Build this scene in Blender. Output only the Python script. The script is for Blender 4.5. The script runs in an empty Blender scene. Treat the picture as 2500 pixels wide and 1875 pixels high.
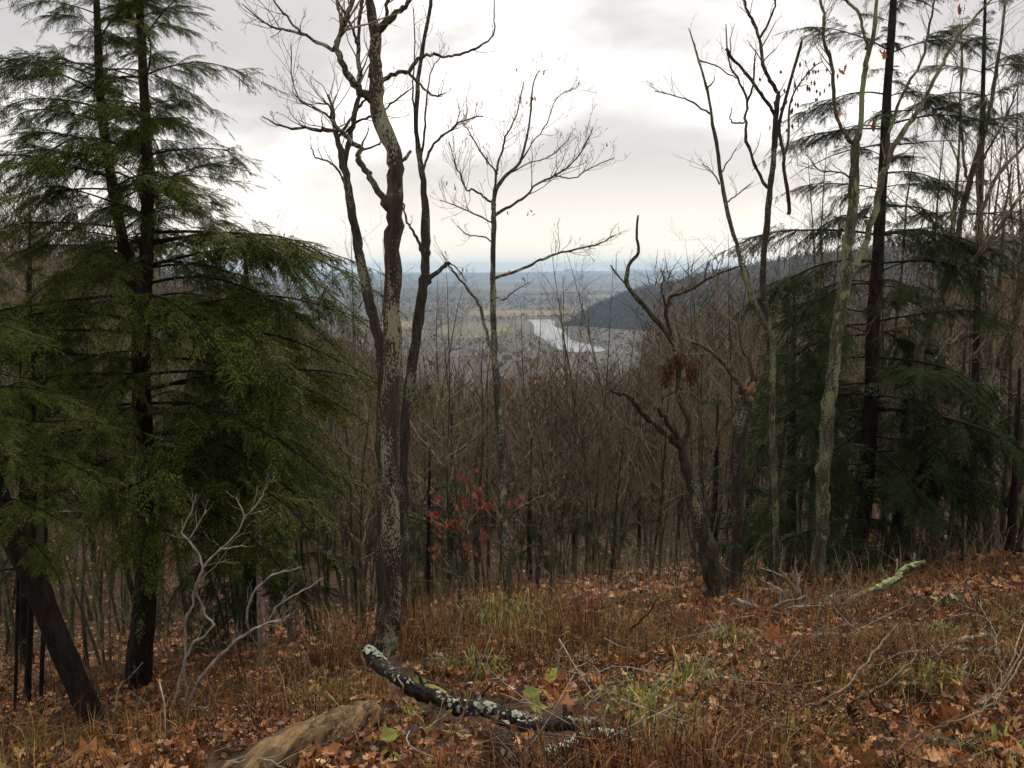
import bpy, math, random
import numpy as np
from mathutils import Vector, Matrix, noise as mnoise

# ------------------------------------------------------------------ camera, sky, sun, exposure
scene = bpy.context.scene
col = scene.collection
R = math.radians
PITCH = R(8.2)
FPX = 1962.0                      # focal length in pixels of the 2500 px wide photograph
cam_data = bpy.data.cameras.new('camera')
cam_data.sensor_width = 36.0
cam_data.lens = 36.0 * FPX / 2500.0
cam_data.clip_start = 0.05
cam_data.clip_end = 60000
cam = bpy.data.objects.new('camera', cam_data)
col.objects.link(cam)
cam.location = (0, 0, 0)
cam.rotation_euler = (math.pi / 2 - PITCH, 0, 0)
scene.camera = cam

SUN_DIR = Vector((0.14, 0.80, 0.0)).normalized() * math.cos(R(42)) + Vector((0, 0, math.sin(R(42))))
world = bpy.data.worlds.new('World')
scene.world = world
world.use_nodes = True
wn = world.node_tree.nodes
wl = world.node_tree.links
for n in list(wn):
    wn.remove(n)


def N(nodes, kind, **kw):
    n = nodes.new(kind)
    for k, v in kw.items():
        if k.startswith('in_'):
            n.inputs[int(k[3:]) if k[3:].isdigit() else k[3:].replace('_', ' ')].default_value = v
        else:
            setattr(n, k, v)
    return n


sky = N(wn, 'ShaderNodeTexSky', sky_type='NISHITA', sun_disc=False)
sky.sun_elevation = R(42)
sky.sun_rotation = math.atan2(SUN_DIR.x, SUN_DIR.y)
sky.air_density = 1.0
sky.dust_density = 2.0
tc = N(wn, 'ShaderNodeTexCoord')
mp = N(wn, 'ShaderNodeMapping')
mp.inputs['Scale'].default_value = (1.0, 1.0, 2.6)
mp.inputs['Location'].default_value = (-1.59, 2.97, -0.18)
wl.new(tc.outputs['Generated'], mp.inputs['Vector'])
nz = N(wn, 'ShaderNodeTexNoise')
nz.inputs['Scale'].default_value = 2.3
nz.inputs['Detail'].default_value = 5.0
nz.inputs['Roughness'].default_value = 0.52
nz.inputs['Distortion'].default_value = 0.35
wl.new(mp.outputs[0], nz.inputs['Vector'])
cr = N(wn, 'ShaderNodeValToRGB')
cr.color_ramp.interpolation = 'EASE'
cr.color_ramp.elements[0].position = 0.40
cr.color_ramp.elements[0].color = (0.50, 0.48, 0.47, 1)
cr.color_ramp.elements[1].position = 0.63
cr.color_ramp.elements[1].color = (0.99, 0.955, 0.90, 1)
wl.new(nz.outputs['Fac'], cr.inputs['Fac'])
# the veiled sun brightens the cloud round it
dt = N(wn, 'ShaderNodeVectorMath', operation='DOT_PRODUCT')
dt.inputs[1].default_value = SUN_DIR
wl.new(tc.outputs['Generated'], dt.inputs[0])
mr = N(wn, 'ShaderNodeMapRange', interpolation_type='SMOOTHSTEP')
mr.inputs['From Min'].default_value = 0.62
mr.inputs['From Max'].default_value = 1.0
mr.inputs['To Min'].default_value = 8.6
mr.inputs['To Max'].default_value = 10.2
wl.new(dt.outputs['Value'], mr.inputs['Value'])
# thinner, warmer cloud low over the horizon
sx = N(wn, 'ShaderNodeSeparateXYZ')
wl.new(tc.outputs['Generated'], sx.inputs[0])
hz = N(wn, 'ShaderNodeMapRange', interpolation_type='SMOOTHSTEP')
hz.inputs['From Min'].default_value = 0.16
hz.inputs['From Max'].default_value = 0.01
hz.inputs['To Min'].default_value = 0.0
hz.inputs['To Max'].default_value = 0.6
wl.new(sx.outputs['Z'], hz.inputs['Value'])
wmix = N(wn, 'ShaderNodeMix', data_type='RGBA')
wmix.inputs['B'].default_value = (1.10, 1.02, 0.85, 1)
wl.new(hz.outputs[0], wmix.inputs['Factor'])
wl.new(cr.outputs[0], wmix.inputs['A'])
cl = N(wn, 'ShaderNodeVectorMath', operation='SCALE')
wl.new(wmix.outputs['Result'], cl.inputs[0])
wl.new(mr.outputs[0], cl.inputs['Scale'])
smix = N(wn, 'ShaderNodeMix', data_type='RGBA')
smix.inputs['Factor'].default_value = 0.97
wl.new(sky.outputs[0], smix.inputs['A'])
wl.new(cl.outputs[0], smix.inputs['B'])
bg = N(wn, 'ShaderNodeBackground')
bg.inputs['Strength'].default_value = 0.088
wl.new(smix.outputs['Result'], bg.inputs['Color'])
wo = N(wn, 'ShaderNodeOutputWorld')
wl.new(bg.outputs[0], wo.inputs['Surface'])

sun_data = bpy.data.lights.new('sun', 'SUN')
sun_data.energy = 1.5
sun_data.angle = R(10)
sun_data.color = (1.0, 0.88, 0.70)
sun = bpy.data.objects.new('sun', sun_data)
col.objects.link(sun)
sun.rotation_euler = (-SUN_DIR).to_track_quat('-Z', 'Y').to_euler()

scene.view_settings.view_transform = 'Standard'
scene.view_settings.look = 'None'
scene.view_settings.exposure = 0.80
scene.view_settings.gamma = 1.0
scene.render.engine = 'CYCLES'
cy = scene.cycles
cy.use_denoising = True
cy.max_bounces = 4
cy.diffuse_bounces = 2
cy.glossy_bounces = 2
cy.transmission_bounces = 3
cy.transparent_max_bounces = 8
cy.volume_bounces = 1
cy.use_adaptive_sampling = True
cy.adaptive_threshold = 0.025
cy.caustics_reflective = False
cy.caustics_refractive = False

rng = random.Random(7)
nr = np.random.default_rng(11)


# ------------------------------------------------------------------ geometry helpers
CP, SP = math.cos(PITCH), math.sin(PITCH)


def at(px, row, d):
    """the point of the world that stands at depth d on the sight line of a photograph pixel"""
    u = (px - 1250.0) / FPX
    v = (937.5 - row) / FPX
    y = CP + v * SP
    k = d / y
    return Vector((u * k, d, (-SP + v * CP) * k))


def smooth(a, b, t):
    t = np.clip((t - a) / (b - a), 0, 1)
    return t * t * (3 - 2 * t)


def lump(x, y, s, ph):
    return (np.sin(x * s + ph) * np.cos(y * s * 1.13 + ph * 1.7) + 0.5 * np.sin(x * s * 2.3 - y * s * 1.9 + ph * 3.1))


def ground_z(x, y):
    x = np.asarray(x, float)
    y = np.asarray(y, float)
    z = -0.65 - 0.385 * np.minimum(y, 40.0) - 0.20 * np.maximum(y - 40.0, 0)
    z = np.where(y < 2.0, -1.42 - 0.16 * (y - 2.0), z)
    z = np.where(y < -2.0, -0.78 - 0.05 * (y + 2.0), z)
    tilt = 0.10 * np.clip(x, -14, 40) * smooth(1.0, 5.0, y)
    dip = -0.45 * smooth(-0.8, -2.6, x) * smooth(2.2, 4.5, y)
    rise = 0.42 * np.clip(-x - 13.0, 0, 60) * smooth(14, 30, y)
    rough = 0.035 * lump(x, y, 1.3, 0.4) * smooth(1.5, 4, y) + 0.02 * lump(x, y, 4.1, 1.9) + 0.25 * lump(x, y, 0.16, 2.2) * smooth(12, 30, y)
    z = z + tilt + dip + rise + rough
    return np.maximum(z, -152.0 - 0 * z)


def gz(x, y):
    return float(ground_z(x, y))


def on_ground(px, row, lift=0.0):
    """where the sight line of a pixel meets the slope (lift metres above it)"""
    lo, hi = 1.2, 90.0
    dd = np.linspace(lo, hi, 900)
    prev = lo
    for d in dd:
        p = at(px, row, d)
        if p.z < gz(p.x, p.y) + lift:
            a, b = prev, d
            for _ in range(25):
                m = (a + b) / 2
                q = at(px, row, m)
                if q.z < gz(q.x, q.y) + lift:
                    b = m
                else:
                    a = m
            return at(px, row, b)
        prev = d
    p = at(px, row, hi)
    return p


class MB:
    """collects tubes and faces that become ONE mesh object"""

    def __init__(self):
        self.v = []
        self.f = []
        self.m = []

    def add(self, verts, faces, mat=0):
        o = len(self.v)
        self.v.extend([tuple(p) for p in verts])
        self.f.extend([tuple(i + o for i in q) for q in faces])
        self.m.extend([mat] * len(faces))

    def tube(self, pts, rad, sides=5, mat=0, wob=0.0, rg=None, cap=True, flute=0.0):
        P = np.asarray(pts, float)
        n = len(P)
        if n < 2:
            return
        T = np.empty_like(P)
        T[1:-1] = P[2:] - P[:-2]
        T[0] = P[1] - P[0]
        T[-1] = P[-1] - P[-2]
        T /= (np.linalg.norm(T, axis=1, keepdims=True) + 1e-9)
        ref = np.array([1.0, 0.13, 0.07]) if abs(T[0, 0]) < 0.7 else np.array([0.05, 1.0, 0.1])
        A = np.cross(T, ref)
        A /= (np.linalg.norm(A, axis=1, keepdims=True) + 1e-9)
        B = np.cross(T, A)
        th = np.arange(sides) * (2 * math.pi / sides)
        rr = np.asarray(rad, float)[:, None] * np.ones((1, sides))
        if flute and rg is not None:      # ribs and furrows that run along the wood
            rr = rr * (1 + flute * rg.standard_normal((1, sides)) + 0.4 * flute * rg.standard_normal((n, sides)))
        if wob and rg is not None:
            rr = rr * (1 + wob * rg.standard_normal((n, sides)))
        V = P[:, None, :] + rr[:, :, None] * (A[:, None, :] * np.cos(th)[None, :, None] + B[:, None, :] * np.sin(th)[None, :, None])
        o = len(self.v)
        self.v.extend(map(tuple, V.reshape(-1, 3)))
        for i in range(n - 1):
            a = o + i * sides
            for k in range(sides):
                k2 = (k + 1) % sides
                self.f.append((a + k, a + k2, a + sides + k2, a + sides + k))
        c = (n - 1) * sides
        if cap:
            self.f.append(tuple(o + k for k in range(sides))[::-1])
            self.f.append(tuple(o + c + k for k in range(sides)))
        self.m.extend([mat] * (len(self.f) - len(self.m)))

    def mesh(self, name, mats, origin=None, smooth_shade=True):
        me = bpy.data.meshes.new(name)
        v = self.v
        if origin is not None:
            ox, oy, oz = origin
            v = [(a - ox, b - oy, c - oz) for a, b, c in v]
        me.from_pydata(v, [], self.f)
        for m in (mats if isinstance(mats, (list, tuple)) else [mats]):
            me.materials.append(m)
        if any(self.m):
            me.polygons.foreach_set('material_index', self.m)
        if smooth_shade:
            me.polygons.foreach_set('use_smooth', [True] * len(self.f))
        return me

    def build(self, name, mats, parent=None, origin=None, smooth_shade=True):
        return link(name, self.mesh(name, mats, origin, smooth_shade), parent)


def link(name, me, parent=None):
    o = bpy.data.objects.new(name, me)
    col.objects.link(o)
    if parent is not None:
        o.parent = parent
    return o


def arrays_mesh(name, V, F, mat, smooth_shade=False):
    """big meshes straight from numpy arrays (all faces the same size)"""
    me = bpy.data.meshes.new(name)
    V = np.asarray(V, np.float32)
    F = np.asarray(F, np.int32)
    me.vertices.add(len(V))
    me.vertices.foreach_set('co', V.ravel())
    k = F.shape[1]
    me.loops.add(F.size)
    me.loops.foreach_set('vertex_index', F.ravel())
    me.polygons.add(len(F))
    me.polygons.foreach_set('loop_start', np.arange(len(F), dtype=np.int32) * k)
    me.polygons.foreach_set('loop_total', np.full(len(F), k, np.int32))
    if smooth_shade:
        me.polygons.foreach_set('use_smooth', np.ones(len(F), bool))
    me.update(calc_edges=True)
    me.materials.append(mat)
    return me


def tag(o, label=None, cat=None, group=None, kind=None):
    for k, v in (('label', label), ('category', cat), ('group', group), ('kind', kind)):
        if v:
            o[k] = v
    return o


def empty(name, loc, label, cat, group=None):
    o = bpy.data.objects.new(name, None)
    o.empty_display_size = 0.2
    col.objects.link(o)
    o.location = loc
    return tag(o, label, cat, group)


def copy_tree(o, parent=None):
    c = o.copy()
    col.objects.link(c)
    c.parent = parent
    for ch in o.children:
        copy_tree(ch, c)
    return c


def spline(pts, k=4):
    """Catmull-Rom through rows of any width"""
    P = np.asarray(pts, float)
    if len(P) < 3:
        t = np.linspace(0, 1, k + 1)[:, None]
        return P[0] * (1 - t) + P[-1] * t
    Q = np.vstack([2 * P[0] - P[1], P, 2 * P[-1] - P[-2]])
    out = []
    for i in range(1, len(Q) - 2):
        p0, p1, p2, p3 = Q[i - 1], Q[i], Q[i + 1], Q[i + 2]
        for j in range(k):
            t = j / k
            out.append(0.5 * ((2 * p1) + (-p0 + p2) * t + (2 * p0 - 5 * p1 + 4 * p2 - p3) * t * t + (-p0 + 3 * p1 - 3 * p2 + p3) * t ** 3))
    out.append(P[-1])
    return np.array(out)


# ------------------------------------------------------------------ materials
def new_mat(name):
    m = bpy.data.materials.new(name)
    m.use_nodes = True
    t = m.node_tree
    b = t.nodes['Principled BSDF']
    b.inputs['Roughness'].default_value = 0.85
    b.inputs['Specular IOR Level'].default_value = 0.25
    return m, t.nodes, t.links, b


def ramp(nodes, stops, interp='LINEAR'):
    r = nodes.new('ShaderNodeValToRGB')
    r.color_ramp.interpolation = interp
    e = r.color_ramp.elements
    while len(e) < len(stops):
        e.new(0.5)
    for i, (p, c) in enumerate(stops):
        e[i].position = p
        e[i].color = (*c, 1)
    return r


def obj_coords(nodes, links, scale):
    c = nodes.new('ShaderNodeTexCoord')
    m = nodes.new('ShaderNodeMapping')
    m.inputs['Scale'].default_value = scale
    links.new(c.outputs['Object'], m.inputs['Vector'])
    return m


def bark(name, dark, mid, lichen=None, cover=0.0, patch=None, patch_cover=0.0, freq=1.0, fleck=(82, 82, 36), bump=0.9, bdist=0.05, tone=0.0):
    m, nd, lk, b = new_mat(name)
    mp1 = obj_coords(nd, lk, (26 * freq, 26 * freq, 5 * freq))
    n1 = N(nd, 'ShaderNodeTexNoise')
    n1.inputs['Scale'].default_value = 1.0
    n1.inputs['Detail'].default_value = 6
    n1.inputs['Roughness'].default_value = 0.65
    lk.new(mp1.outputs[0], n1.inputs['Vector'])
    r1 = ramp(nd, [(0.36, dark), (0.66, mid)])
    lk.new(n1.outputs['Fac'], r1.inputs['Fac'])
    colr = r1.outputs[0]
    if lichen:
        mp2 = obj_coords(nd, lk, fleck)
        vo = N(nd, 'ShaderNodeTexVoronoi')
        vo.inputs['Scale'].default_value = 1.0
        vo.inputs['Randomness'].default_value = 1.0
        lk.new(mp2.outputs[0], vo.inputs['Vector'])
        mp3 = obj_coords(nd, lk, (5, 5, 1.6))
        n3 = N(nd, 'ShaderNodeTexNoise')
        n3.inputs['Scale'].default_value = 1.3
        n3.inputs['Detail'].default_value = 3
        lk.new(mp3.outputs[0], n3.inputs['Vector'])
        ad = N(nd, 'ShaderNodeMath', operation='MULTIPLY_ADD')
        ad.inputs[1].default_value = -2.6
        lk.new(n3.outputs['Fac'], ad.inputs[0])
        lk.new(vo.outputs['Distance'], ad.inputs[2])
        th = N(nd, 'ShaderNodeMapRange')
        th.inputs['From Min'].default_value = -1.30 + cover + 0.05
        th.inputs['From Max'].default_value = -1.30 + cover - 0.05
        lk.new(ad.outputs[0], th.inputs['Value'])
        mx = N(nd, 'ShaderNodeMix', data_type='RGBA')
        lk.new(th.outputs[0], mx.inputs['Factor'])
        lk.new(colr, mx.inputs['A'])
        mx.inputs['B'].default_value = (*lichen, 1)
        colr = mx.outputs['Result']
    if patch:
        mp4 = obj_coords(nd, lk, (11, 11, 5))
        n4 = N(nd, 'ShaderNodeTexNoise')
        n4.inputs['Scale'].default_value = 1.0
        n4.inputs['Detail'].default_value = 5
        n4.inputs['Roughness'].default_value = 0.6
        lk.new(mp4.outputs[0], n4.inputs['Vector'])
        th = N(nd, 'ShaderNodeMapRange')
        th.inputs['From Min'].default_value = 0.66 - patch_cover
        th.inputs['From Max'].default_value = 0.70 - patch_cover
        lk.new(n4.outputs['Fac'], th.inputs['Value'])
        mx = N(nd, 'ShaderNodeMix', data_type='RGBA')
        lk.new(th.outputs[0], mx.inputs['Factor'])
        lk.new(colr, mx.inputs['A'])
        mx.inputs['B'].default_value = (*patch, 1)
        colr = mx.outputs['Result']
    oi = nd.new('ShaderNodeObjectInfo')      # no two trees have quite the same tone
    om = N(nd, 'ShaderNodeMapRange')
    om.inputs['To Min'].default_value = 1.0 - tone
    om.inputs['To Max'].default_value = 1.0 + 1.3 * tone
    lk.new(oi.outputs['Random'], om.inputs['Value'])
    os_ = N(nd, 'ShaderNodeVectorMath', operation='SCALE')
    lk.new(colr, os_.inputs[0])
    lk.new(om.outputs[0], os_.inputs['Scale'])
    lk.new(os_.outputs[0], b.inputs['Base Color'])
    bp = N(nd, 'ShaderNodeBump')
    bp.inputs['Strength'].default_value = bump
    bp.inputs['Distance'].default_value = bdist
    lk.new(n1.outputs['Fac'], bp.inputs['Height'])
    lk.new(bp.outputs[0], b.inputs['Normal'])
    return m


def leafy(name, stops, source='island', transl=0.35, rough=0.6, spec=0.3, patch=None):
    m, nd, lk, b = new_mat(name)
    if source == 'island':
        g = nd.new('ShaderNodeNewGeometry')
        fac = g.outputs['Random Per Island']
    else:
        g = nd.new('ShaderNodeObjectInfo')
        fac = g.outputs['Random']
    r = ramp(nd, stops)
    lk.new(fac, r.inputs['Fac'])
    # fine blotches
    tcn = nd.new('ShaderNodeTexCoord')
    nn = N(nd, 'ShaderNodeTexNoise')
    nn.inputs['Scale'].default_value = 40
    nn.inputs['Detail'].default_value = 3
    lk.new(tcn.outputs['Object'], nn.inputs['Vector'])
    mm = N(nd, 'ShaderNodeMapRange')
    mm.inputs['From Min'].default_value = 0.3
    mm.inputs['From Max'].default_value = 0.7
    mm.inputs['To Min'].default_value = 0.7
    mm.inputs['To Max'].default_value = 1.15
    lk.new(nn.outputs['Fac'], mm.inputs['Value'])
    rc = r.outputs[0]
    if patch:                     # plants of another kind growing in patches
        r2 = ramp(nd, patch)
        lk.new(fac, r2.inputs['Fac'])
        n2 = N(nd, 'ShaderNodeTexNoise')
        n2.inputs['Scale'].default_value = 1.7
        n2.inputs['Detail'].default_value = 4
        lk.new(tcn.outputs['Object'], n2.inputs['Vector'])
        m2 = N(nd, 'ShaderNodeMapRange')
        m2.inputs['From Min'].default_value = 0.48
        m2.inputs['From Max'].default_value = 0.60
        lk.new(n2.outputs['Fac'], m2.inputs['Value'])
        x2 = N(nd, 'ShaderNodeMix', data_type='RGBA')
        lk.new(m2.outputs[0], x2.inputs['Factor'])
        lk.new(rc, x2.inputs['A'])
        lk.new(r2.outputs[0], x2.inputs['B'])
        rc = x2.outputs['Result']
    sc = N(nd, 'ShaderNodeVectorMath', operation='SCALE')
    lk.new(rc, sc.inputs[0])
    lk.new(mm.outputs[0], sc.inputs['Scale'])
    lk.new(sc.outputs[0], b.inputs['Base Color'])
    b.inputs['Roughness'].default_value = rough
    b.inputs['Specular IOR Level'].default_value = spec
    if transl:
        tr = nd.new('ShaderNodeBsdfTranslucent')
        lk.new(sc.outputs[0], tr.inputs['Color'])
        mx = nd.new('ShaderNodeMixShader')
        mx.inputs[0].default_value = transl
        lk.new(b.outputs[0], mx.inputs[1])
        lk.new(tr.outputs[0], mx.inputs[2])
        lk.new(mx.outputs[0], nd['Material Output'].inputs['Surface'])
    return m


def plain(name, c, rough=0.85, spec=0.25):
    m, nd, lk, b = new_mat(name)
    b.inputs['Base Color'].default_value = (*c, 1)
    b.inputs['Roughness'].default_value = rough
    b.inputs['Specular IOR Level'].default_value = spec
    return m


def noisy(name, stops, scale=1.0, detail=6, coord='Object', stretch=(1, 1, 1), rough=0.9, bump=0.0, bdist=0.05):
    m, nd, lk, b = new_mat(name)
    c = nd.new('ShaderNodeTexCoord')
    mpn = nd.new('ShaderNodeMapping')
    mpn.inputs['Scale'].default_value = stretch
    lk.new(c.outputs[coord], mpn.inputs['Vector'])
    n1 = N(nd, 'ShaderNodeTexNoise')
    n1.inputs['Scale'].default_value = scale
    n1.inputs['Detail'].default_value = detail
    n1.inputs['Roughness'].default_value = 0.68
    lk.new(mpn.outputs[0], n1.inputs['Vector'])
    r = ramp(nd, stops)
    lk.new(n1.outputs['Fac'], r.inputs['Fac'])
    lk.new(r.outputs[0], b.inputs['Base Color'])
    b.inputs['Roughness'].default_value = rough
    if bump:
        bp = N(nd, 'ShaderNodeBump')
        bp.inputs['Strength'].default_value = bump
        bp.inputs['Distance'].default_value = bdist
        lk.new(n1.outputs['Fac'], bp.inputs['Height'])
        lk.new(bp.outputs[0], b.inputs['Normal'])
    return m


M = {}
M['bark_main'] = bark('bark_main', (0.022, 0.016, 0.011), (0.085, 0.064, 0.045), (0.25, 0.245, 0.165), 0.36, (0.19, 0.20, 0.075), -0.01)
M['bark_stem'] = bark('bark_stem', (0.020, 0.016, 0.012), (0.070, 0.056, 0.042), (0.19, 0.20, 0.13), 0.20, (0.13, 0.15, 0.06), -0.03)
M['bark_oak'] = bark('bark_oak', (0.030, 0.026, 0.020), (0.10, 0.085, 0.066), (0.24, 0.255, 0.17), 0.30, (0.24, 0.31, 0.12), 0.05)
M['bark_lichen'] = bark('bark_lichen', (0.035, 0.030, 0.020), (0.105, 0.092, 0.062), (0.20, 0.215, 0.12), 0.36, (0.21, 0.235, 0.085), 0.08)
M['bark_moss'] = bark('bark_moss', (0.018, 0.015, 0.010), (0.065, 0.052, 0.036), (0.22, 0.22, 0.14), 0.16, (0.085, 0.095, 0.028), 0.06)
M['bark_hemlock'] = bark('bark_hemlock', (0.006, 0.0045, 0.003), (0.036, 0.024, 0.016), None, 0, None, 0, 0.8, bump=1.0, bdist=0.06)
M['bark_grey'] = bark('bark_grey', (0.045, 0.037, 0.026), (0.145, 0.120, 0.084), (0.25, 0.26, 0.17), 0.26, (0.17, 0.19, 0.08), 0.02, 0.6, (30, 30, 12), tone=0.45)
M['bark_red'] = bark('bark_red', (0.020, 0.011, 0.008), (0.085, 0.042, 0.028), (0.2, 0.2, 0.13), 0.10)
M['bark_birch'] = bark('bark_birch', (0.22, 0.19, 0.16), (0.50, 0.46, 0.40), (0.06, 0.05, 0.04), 0.16, None, 0, 1.0, (9, 9, 60))
M['twig'] = bark('twig', (0.072, 0.054, 0.033), (0.245, 0.190, 0.118), freq=0.6, bump=0.0, tone=0.45)
M['twig_pale'] = bark('twig_pale', (0.13, 0.11, 0.09), (0.42, 0.38, 0.33), freq=0.8, bump=0.1)
M['log_black'] = bark('log_black', (0.010, 0.008, 0.007), (0.042, 0.034, 0.028), (0.48, 0.50, 0.42), 0.05, (0.50, 0.53, 0.40), -0.06, 1.4, (40, 40, 34), 1.0)
M['log_tan'] = noisy('log_tan', [(0.38, (0.018, 0.011, 0.006)), (0.46, (0.085, 0.052, 0.023)), (0.54, (0.18, 0.115, 0.050)), (0.64, (0.30, 0.205, 0.10))], 1.0, 8, 'Object', (2.0, 24, 24), 0.85, 1.0, 0.03)
M['raw_wood'] = noisy('raw_wood', [(0.3, (0.09, 0.042, 0.018)), (0.7, (0.33, 0.17, 0.075))], 30, 4, 'Object', (1, 1, 0.2), 0.8, 0.4, 0.01)
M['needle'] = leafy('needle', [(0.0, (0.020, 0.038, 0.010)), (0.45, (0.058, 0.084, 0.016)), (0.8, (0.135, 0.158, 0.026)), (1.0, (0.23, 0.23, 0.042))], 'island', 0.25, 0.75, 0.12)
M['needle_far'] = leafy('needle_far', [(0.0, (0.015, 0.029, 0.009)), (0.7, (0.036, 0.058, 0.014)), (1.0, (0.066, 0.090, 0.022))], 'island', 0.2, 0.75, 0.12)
LITTER = [(0.0, (0.040, 0.014, 0.006)), (0.3, (0.13, 0.040, 0.012)), (0.55, (0.27, 0.090, 0.022)), (0.8, (0.42, 0.165, 0.046)), (0.93, (0.52, 0.245, 0.080)), (1.0, (0.58, 0.35, 0.15))]
M['litter'] = leafy('litter', LITTER, 'island', 0.15, 0.55, 0.4)
M['leaf_one'] = leafy('leaf_one', LITTER, 'object', 0.2, 0.5, 0.4)
M['leaf_yellow'] = leafy('leaf_yellow', [(0.0, (0.20, 0.24, 0.045)), (0.5, (0.34, 0.35, 0.07)), (1.0, (0.50, 0.38, 0.06))], 'object', 0.4, 0.5, 0.3)
M['leaf_red'] = leafy('leaf_red', [(0.0, (0.15, 0.028, 0.022)), (0.6, (0.25, 0.05, 0.04)), (1.0, (0.34, 0.11, 0.065))], 'island', 0.4)
M['leaf_orange'] = leafy('leaf_orange', [(0.0, (0.17, 0.055, 0.022)), (0.6, (0.34, 0.12, 0.04)), (1.0, (0.46, 0.22, 0.08))], 'object', 0.35)
M['leaf_dead'] = leafy('leaf_dead', [(0.0, (0.035, 0.016, 0.010)), (0.6, (0.085, 0.036, 0.020)), (1.0, (0.14, 0.065, 0.035))], 'island', 0.3)
M['brush'] = leafy('brush', [(0.0, (0.016, 0.007, 0.004)), (0.4, (0.070, 0.026, 0.010)), (0.7, (0.20, 0.080, 0.028)), (0.92, (0.38, 0.19, 0.068)), (1.0, (0.34, 0.23, 0.12))], 'island', 0.25, 0.6, 0.3, [(0.0, (0.030, 0.019, 0.006)), (0.4, (0.13, 0.076, 0.020)), (0.75, (0.30, 0.18, 0.050)), (1.0, (0.50, 0.35, 0.13))])
M['grass'] = leafy('grass', [(0.0, (0.07, 0.11, 0.016)), (0.5, (0.20, 0.23, 0.035)), (0.8, (0.38, 0.32, 0.07)), (1.0, (0.48, 0.34, 0.13))], 'island', 0.35, 0.5, 0.3)
M['lichen'] = leafy('lichen', [(0.0, (0.20, 0.23, 0.16)), (0.6, (0.38, 0.41, 0.32)), (1.0, (0.56, 0.58, 0.49))], 'island', 0.1, 0.9, 0.1)
M['lichen_green'] = leafy('lichen_green', [(0.0, (0.30, 0.36, 0.14)), (1.0, (0.50, 0.55, 0.28))], 'island', 0.1, 0.9, 0.1)
M['soil'] = noisy('soil', [(0.36, (0.010, 0.006, 0.0035)), (0.48, (0.030, 0.018, 0.010)), (0.58, (0.070, 0.038, 0.019)), (0.70, (0.17, 0.090, 0.042))], 7.0, 9, 'Object', (1, 1, 1), 0.95, 0.8, 0.05)
M['valley'] = noisy('valley', [(0.3, (0.050, 0.042, 0.040)), (0.5, (0.080, 0.066, 0.058)), (0.7, (0.10, 0.098, 0.050))], 0.006, 8)
M['hill'] = noisy('hill', [(0.35, (0.022, 0.028, 0.022)), (0.6, (0.050, 0.045, 0.040)), (0.75, (0.066, 0.055, 0.046))], 0.008, 9)
M['field_green'] = noisy('field_green', [(0.35, (0.085, 0.092, 0.046)), (0.65, (0.14, 0.14, 0.066))], 0.02, 5)
M['field_tan'] = noisy('field_tan', [(0.35, (0.14, 0.115, 0.052)), (0.65, (0.22, 0.175, 0.075))], 0.02, 5)
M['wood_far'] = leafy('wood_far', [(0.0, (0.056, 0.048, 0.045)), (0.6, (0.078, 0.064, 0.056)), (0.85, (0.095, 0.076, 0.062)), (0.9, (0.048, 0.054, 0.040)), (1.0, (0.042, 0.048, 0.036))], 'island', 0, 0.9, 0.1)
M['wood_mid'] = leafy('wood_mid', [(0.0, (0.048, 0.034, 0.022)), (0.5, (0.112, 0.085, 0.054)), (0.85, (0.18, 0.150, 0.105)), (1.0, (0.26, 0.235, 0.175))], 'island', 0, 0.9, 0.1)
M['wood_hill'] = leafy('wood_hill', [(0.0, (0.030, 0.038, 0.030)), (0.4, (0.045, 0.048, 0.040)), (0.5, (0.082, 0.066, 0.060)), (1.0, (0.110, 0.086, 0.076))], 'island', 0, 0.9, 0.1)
mw, nd_, lk_, b_ = new_mat('water')
b_.inputs['Base Color'].default_value = (0.10, 0.11, 0.11, 1)
b_.inputs['Roughness'].default_value = 0.12
b_.inputs['Specular IOR Level'].default_value = 0.6
tcw = nd_.new('ShaderNodeTexCoord')
nw = N(nd_, 'ShaderNodeTexNoise')
nw.inputs['Scale'].default_value = 0.15
nw.inputs['Detail'].default_value = 4
lk_.new(tcw.outputs['Object'], nw.inputs['Vector'])
bw = N(nd_, 'ShaderNodeBump')
bw.inputs['Strength'].default_value = 0.25
bw.inputs['Distance'].default_value = 0.6
lk_.new(nw.outputs['Fac'], bw.inputs['Height'])
lk_.new(bw.outputs[0], b_.inputs['Normal'])
M['water'] = mw
M['house_white'] = plain('house_white', (0.62, 0.60, 0.56))
M['house_brick'] = plain('house_brick', (0.24, 0.12, 0.09))
M['roof_grey'] = plain('roof_grey', (0.16, 0.16, 0.17))
M['roof_brown'] = plain('roof_brown', (0.11, 0.075, 0.06))


# ------------------------------------------------------------------ the setting
def grid_mesh(name, X, Y, Z, mat):
    ny, nx = X.shape
    V = np.stack([X.ravel(), Y.ravel(), Z.ravel()], 1)
    i = np.arange(ny - 1)[:, None] * nx + np.arange(nx - 1)[None, :]
    F = np.stack([i, i + 1, i + nx + 1, i + nx], -1).reshape(-1, 4)
    return arrays_mesh(name, V, F, mat, True)


s = np.linspace(-1, 1, 251)
gx = 520 * np.sinh(6.3 * s) / math.sinh(6.3)
s = np.linspace(-0.33, 1, 251)
gy = 3 + 760 * np.sinh(6.6 * s) / math.sinh(6.6)
GX, GY = np.meshgrid(gx, gy)
tag(link('ground', grid_mesh('ground', GX, GY, ground_z(GX, GY), M['soil'])), kind='structure')

VZ = -150.0


def valley(px, row, lift=0.0):
    q = at(px, row, 1.0)
    d = (VZ + lift) / q.z
    return at(px, row, d)


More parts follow.
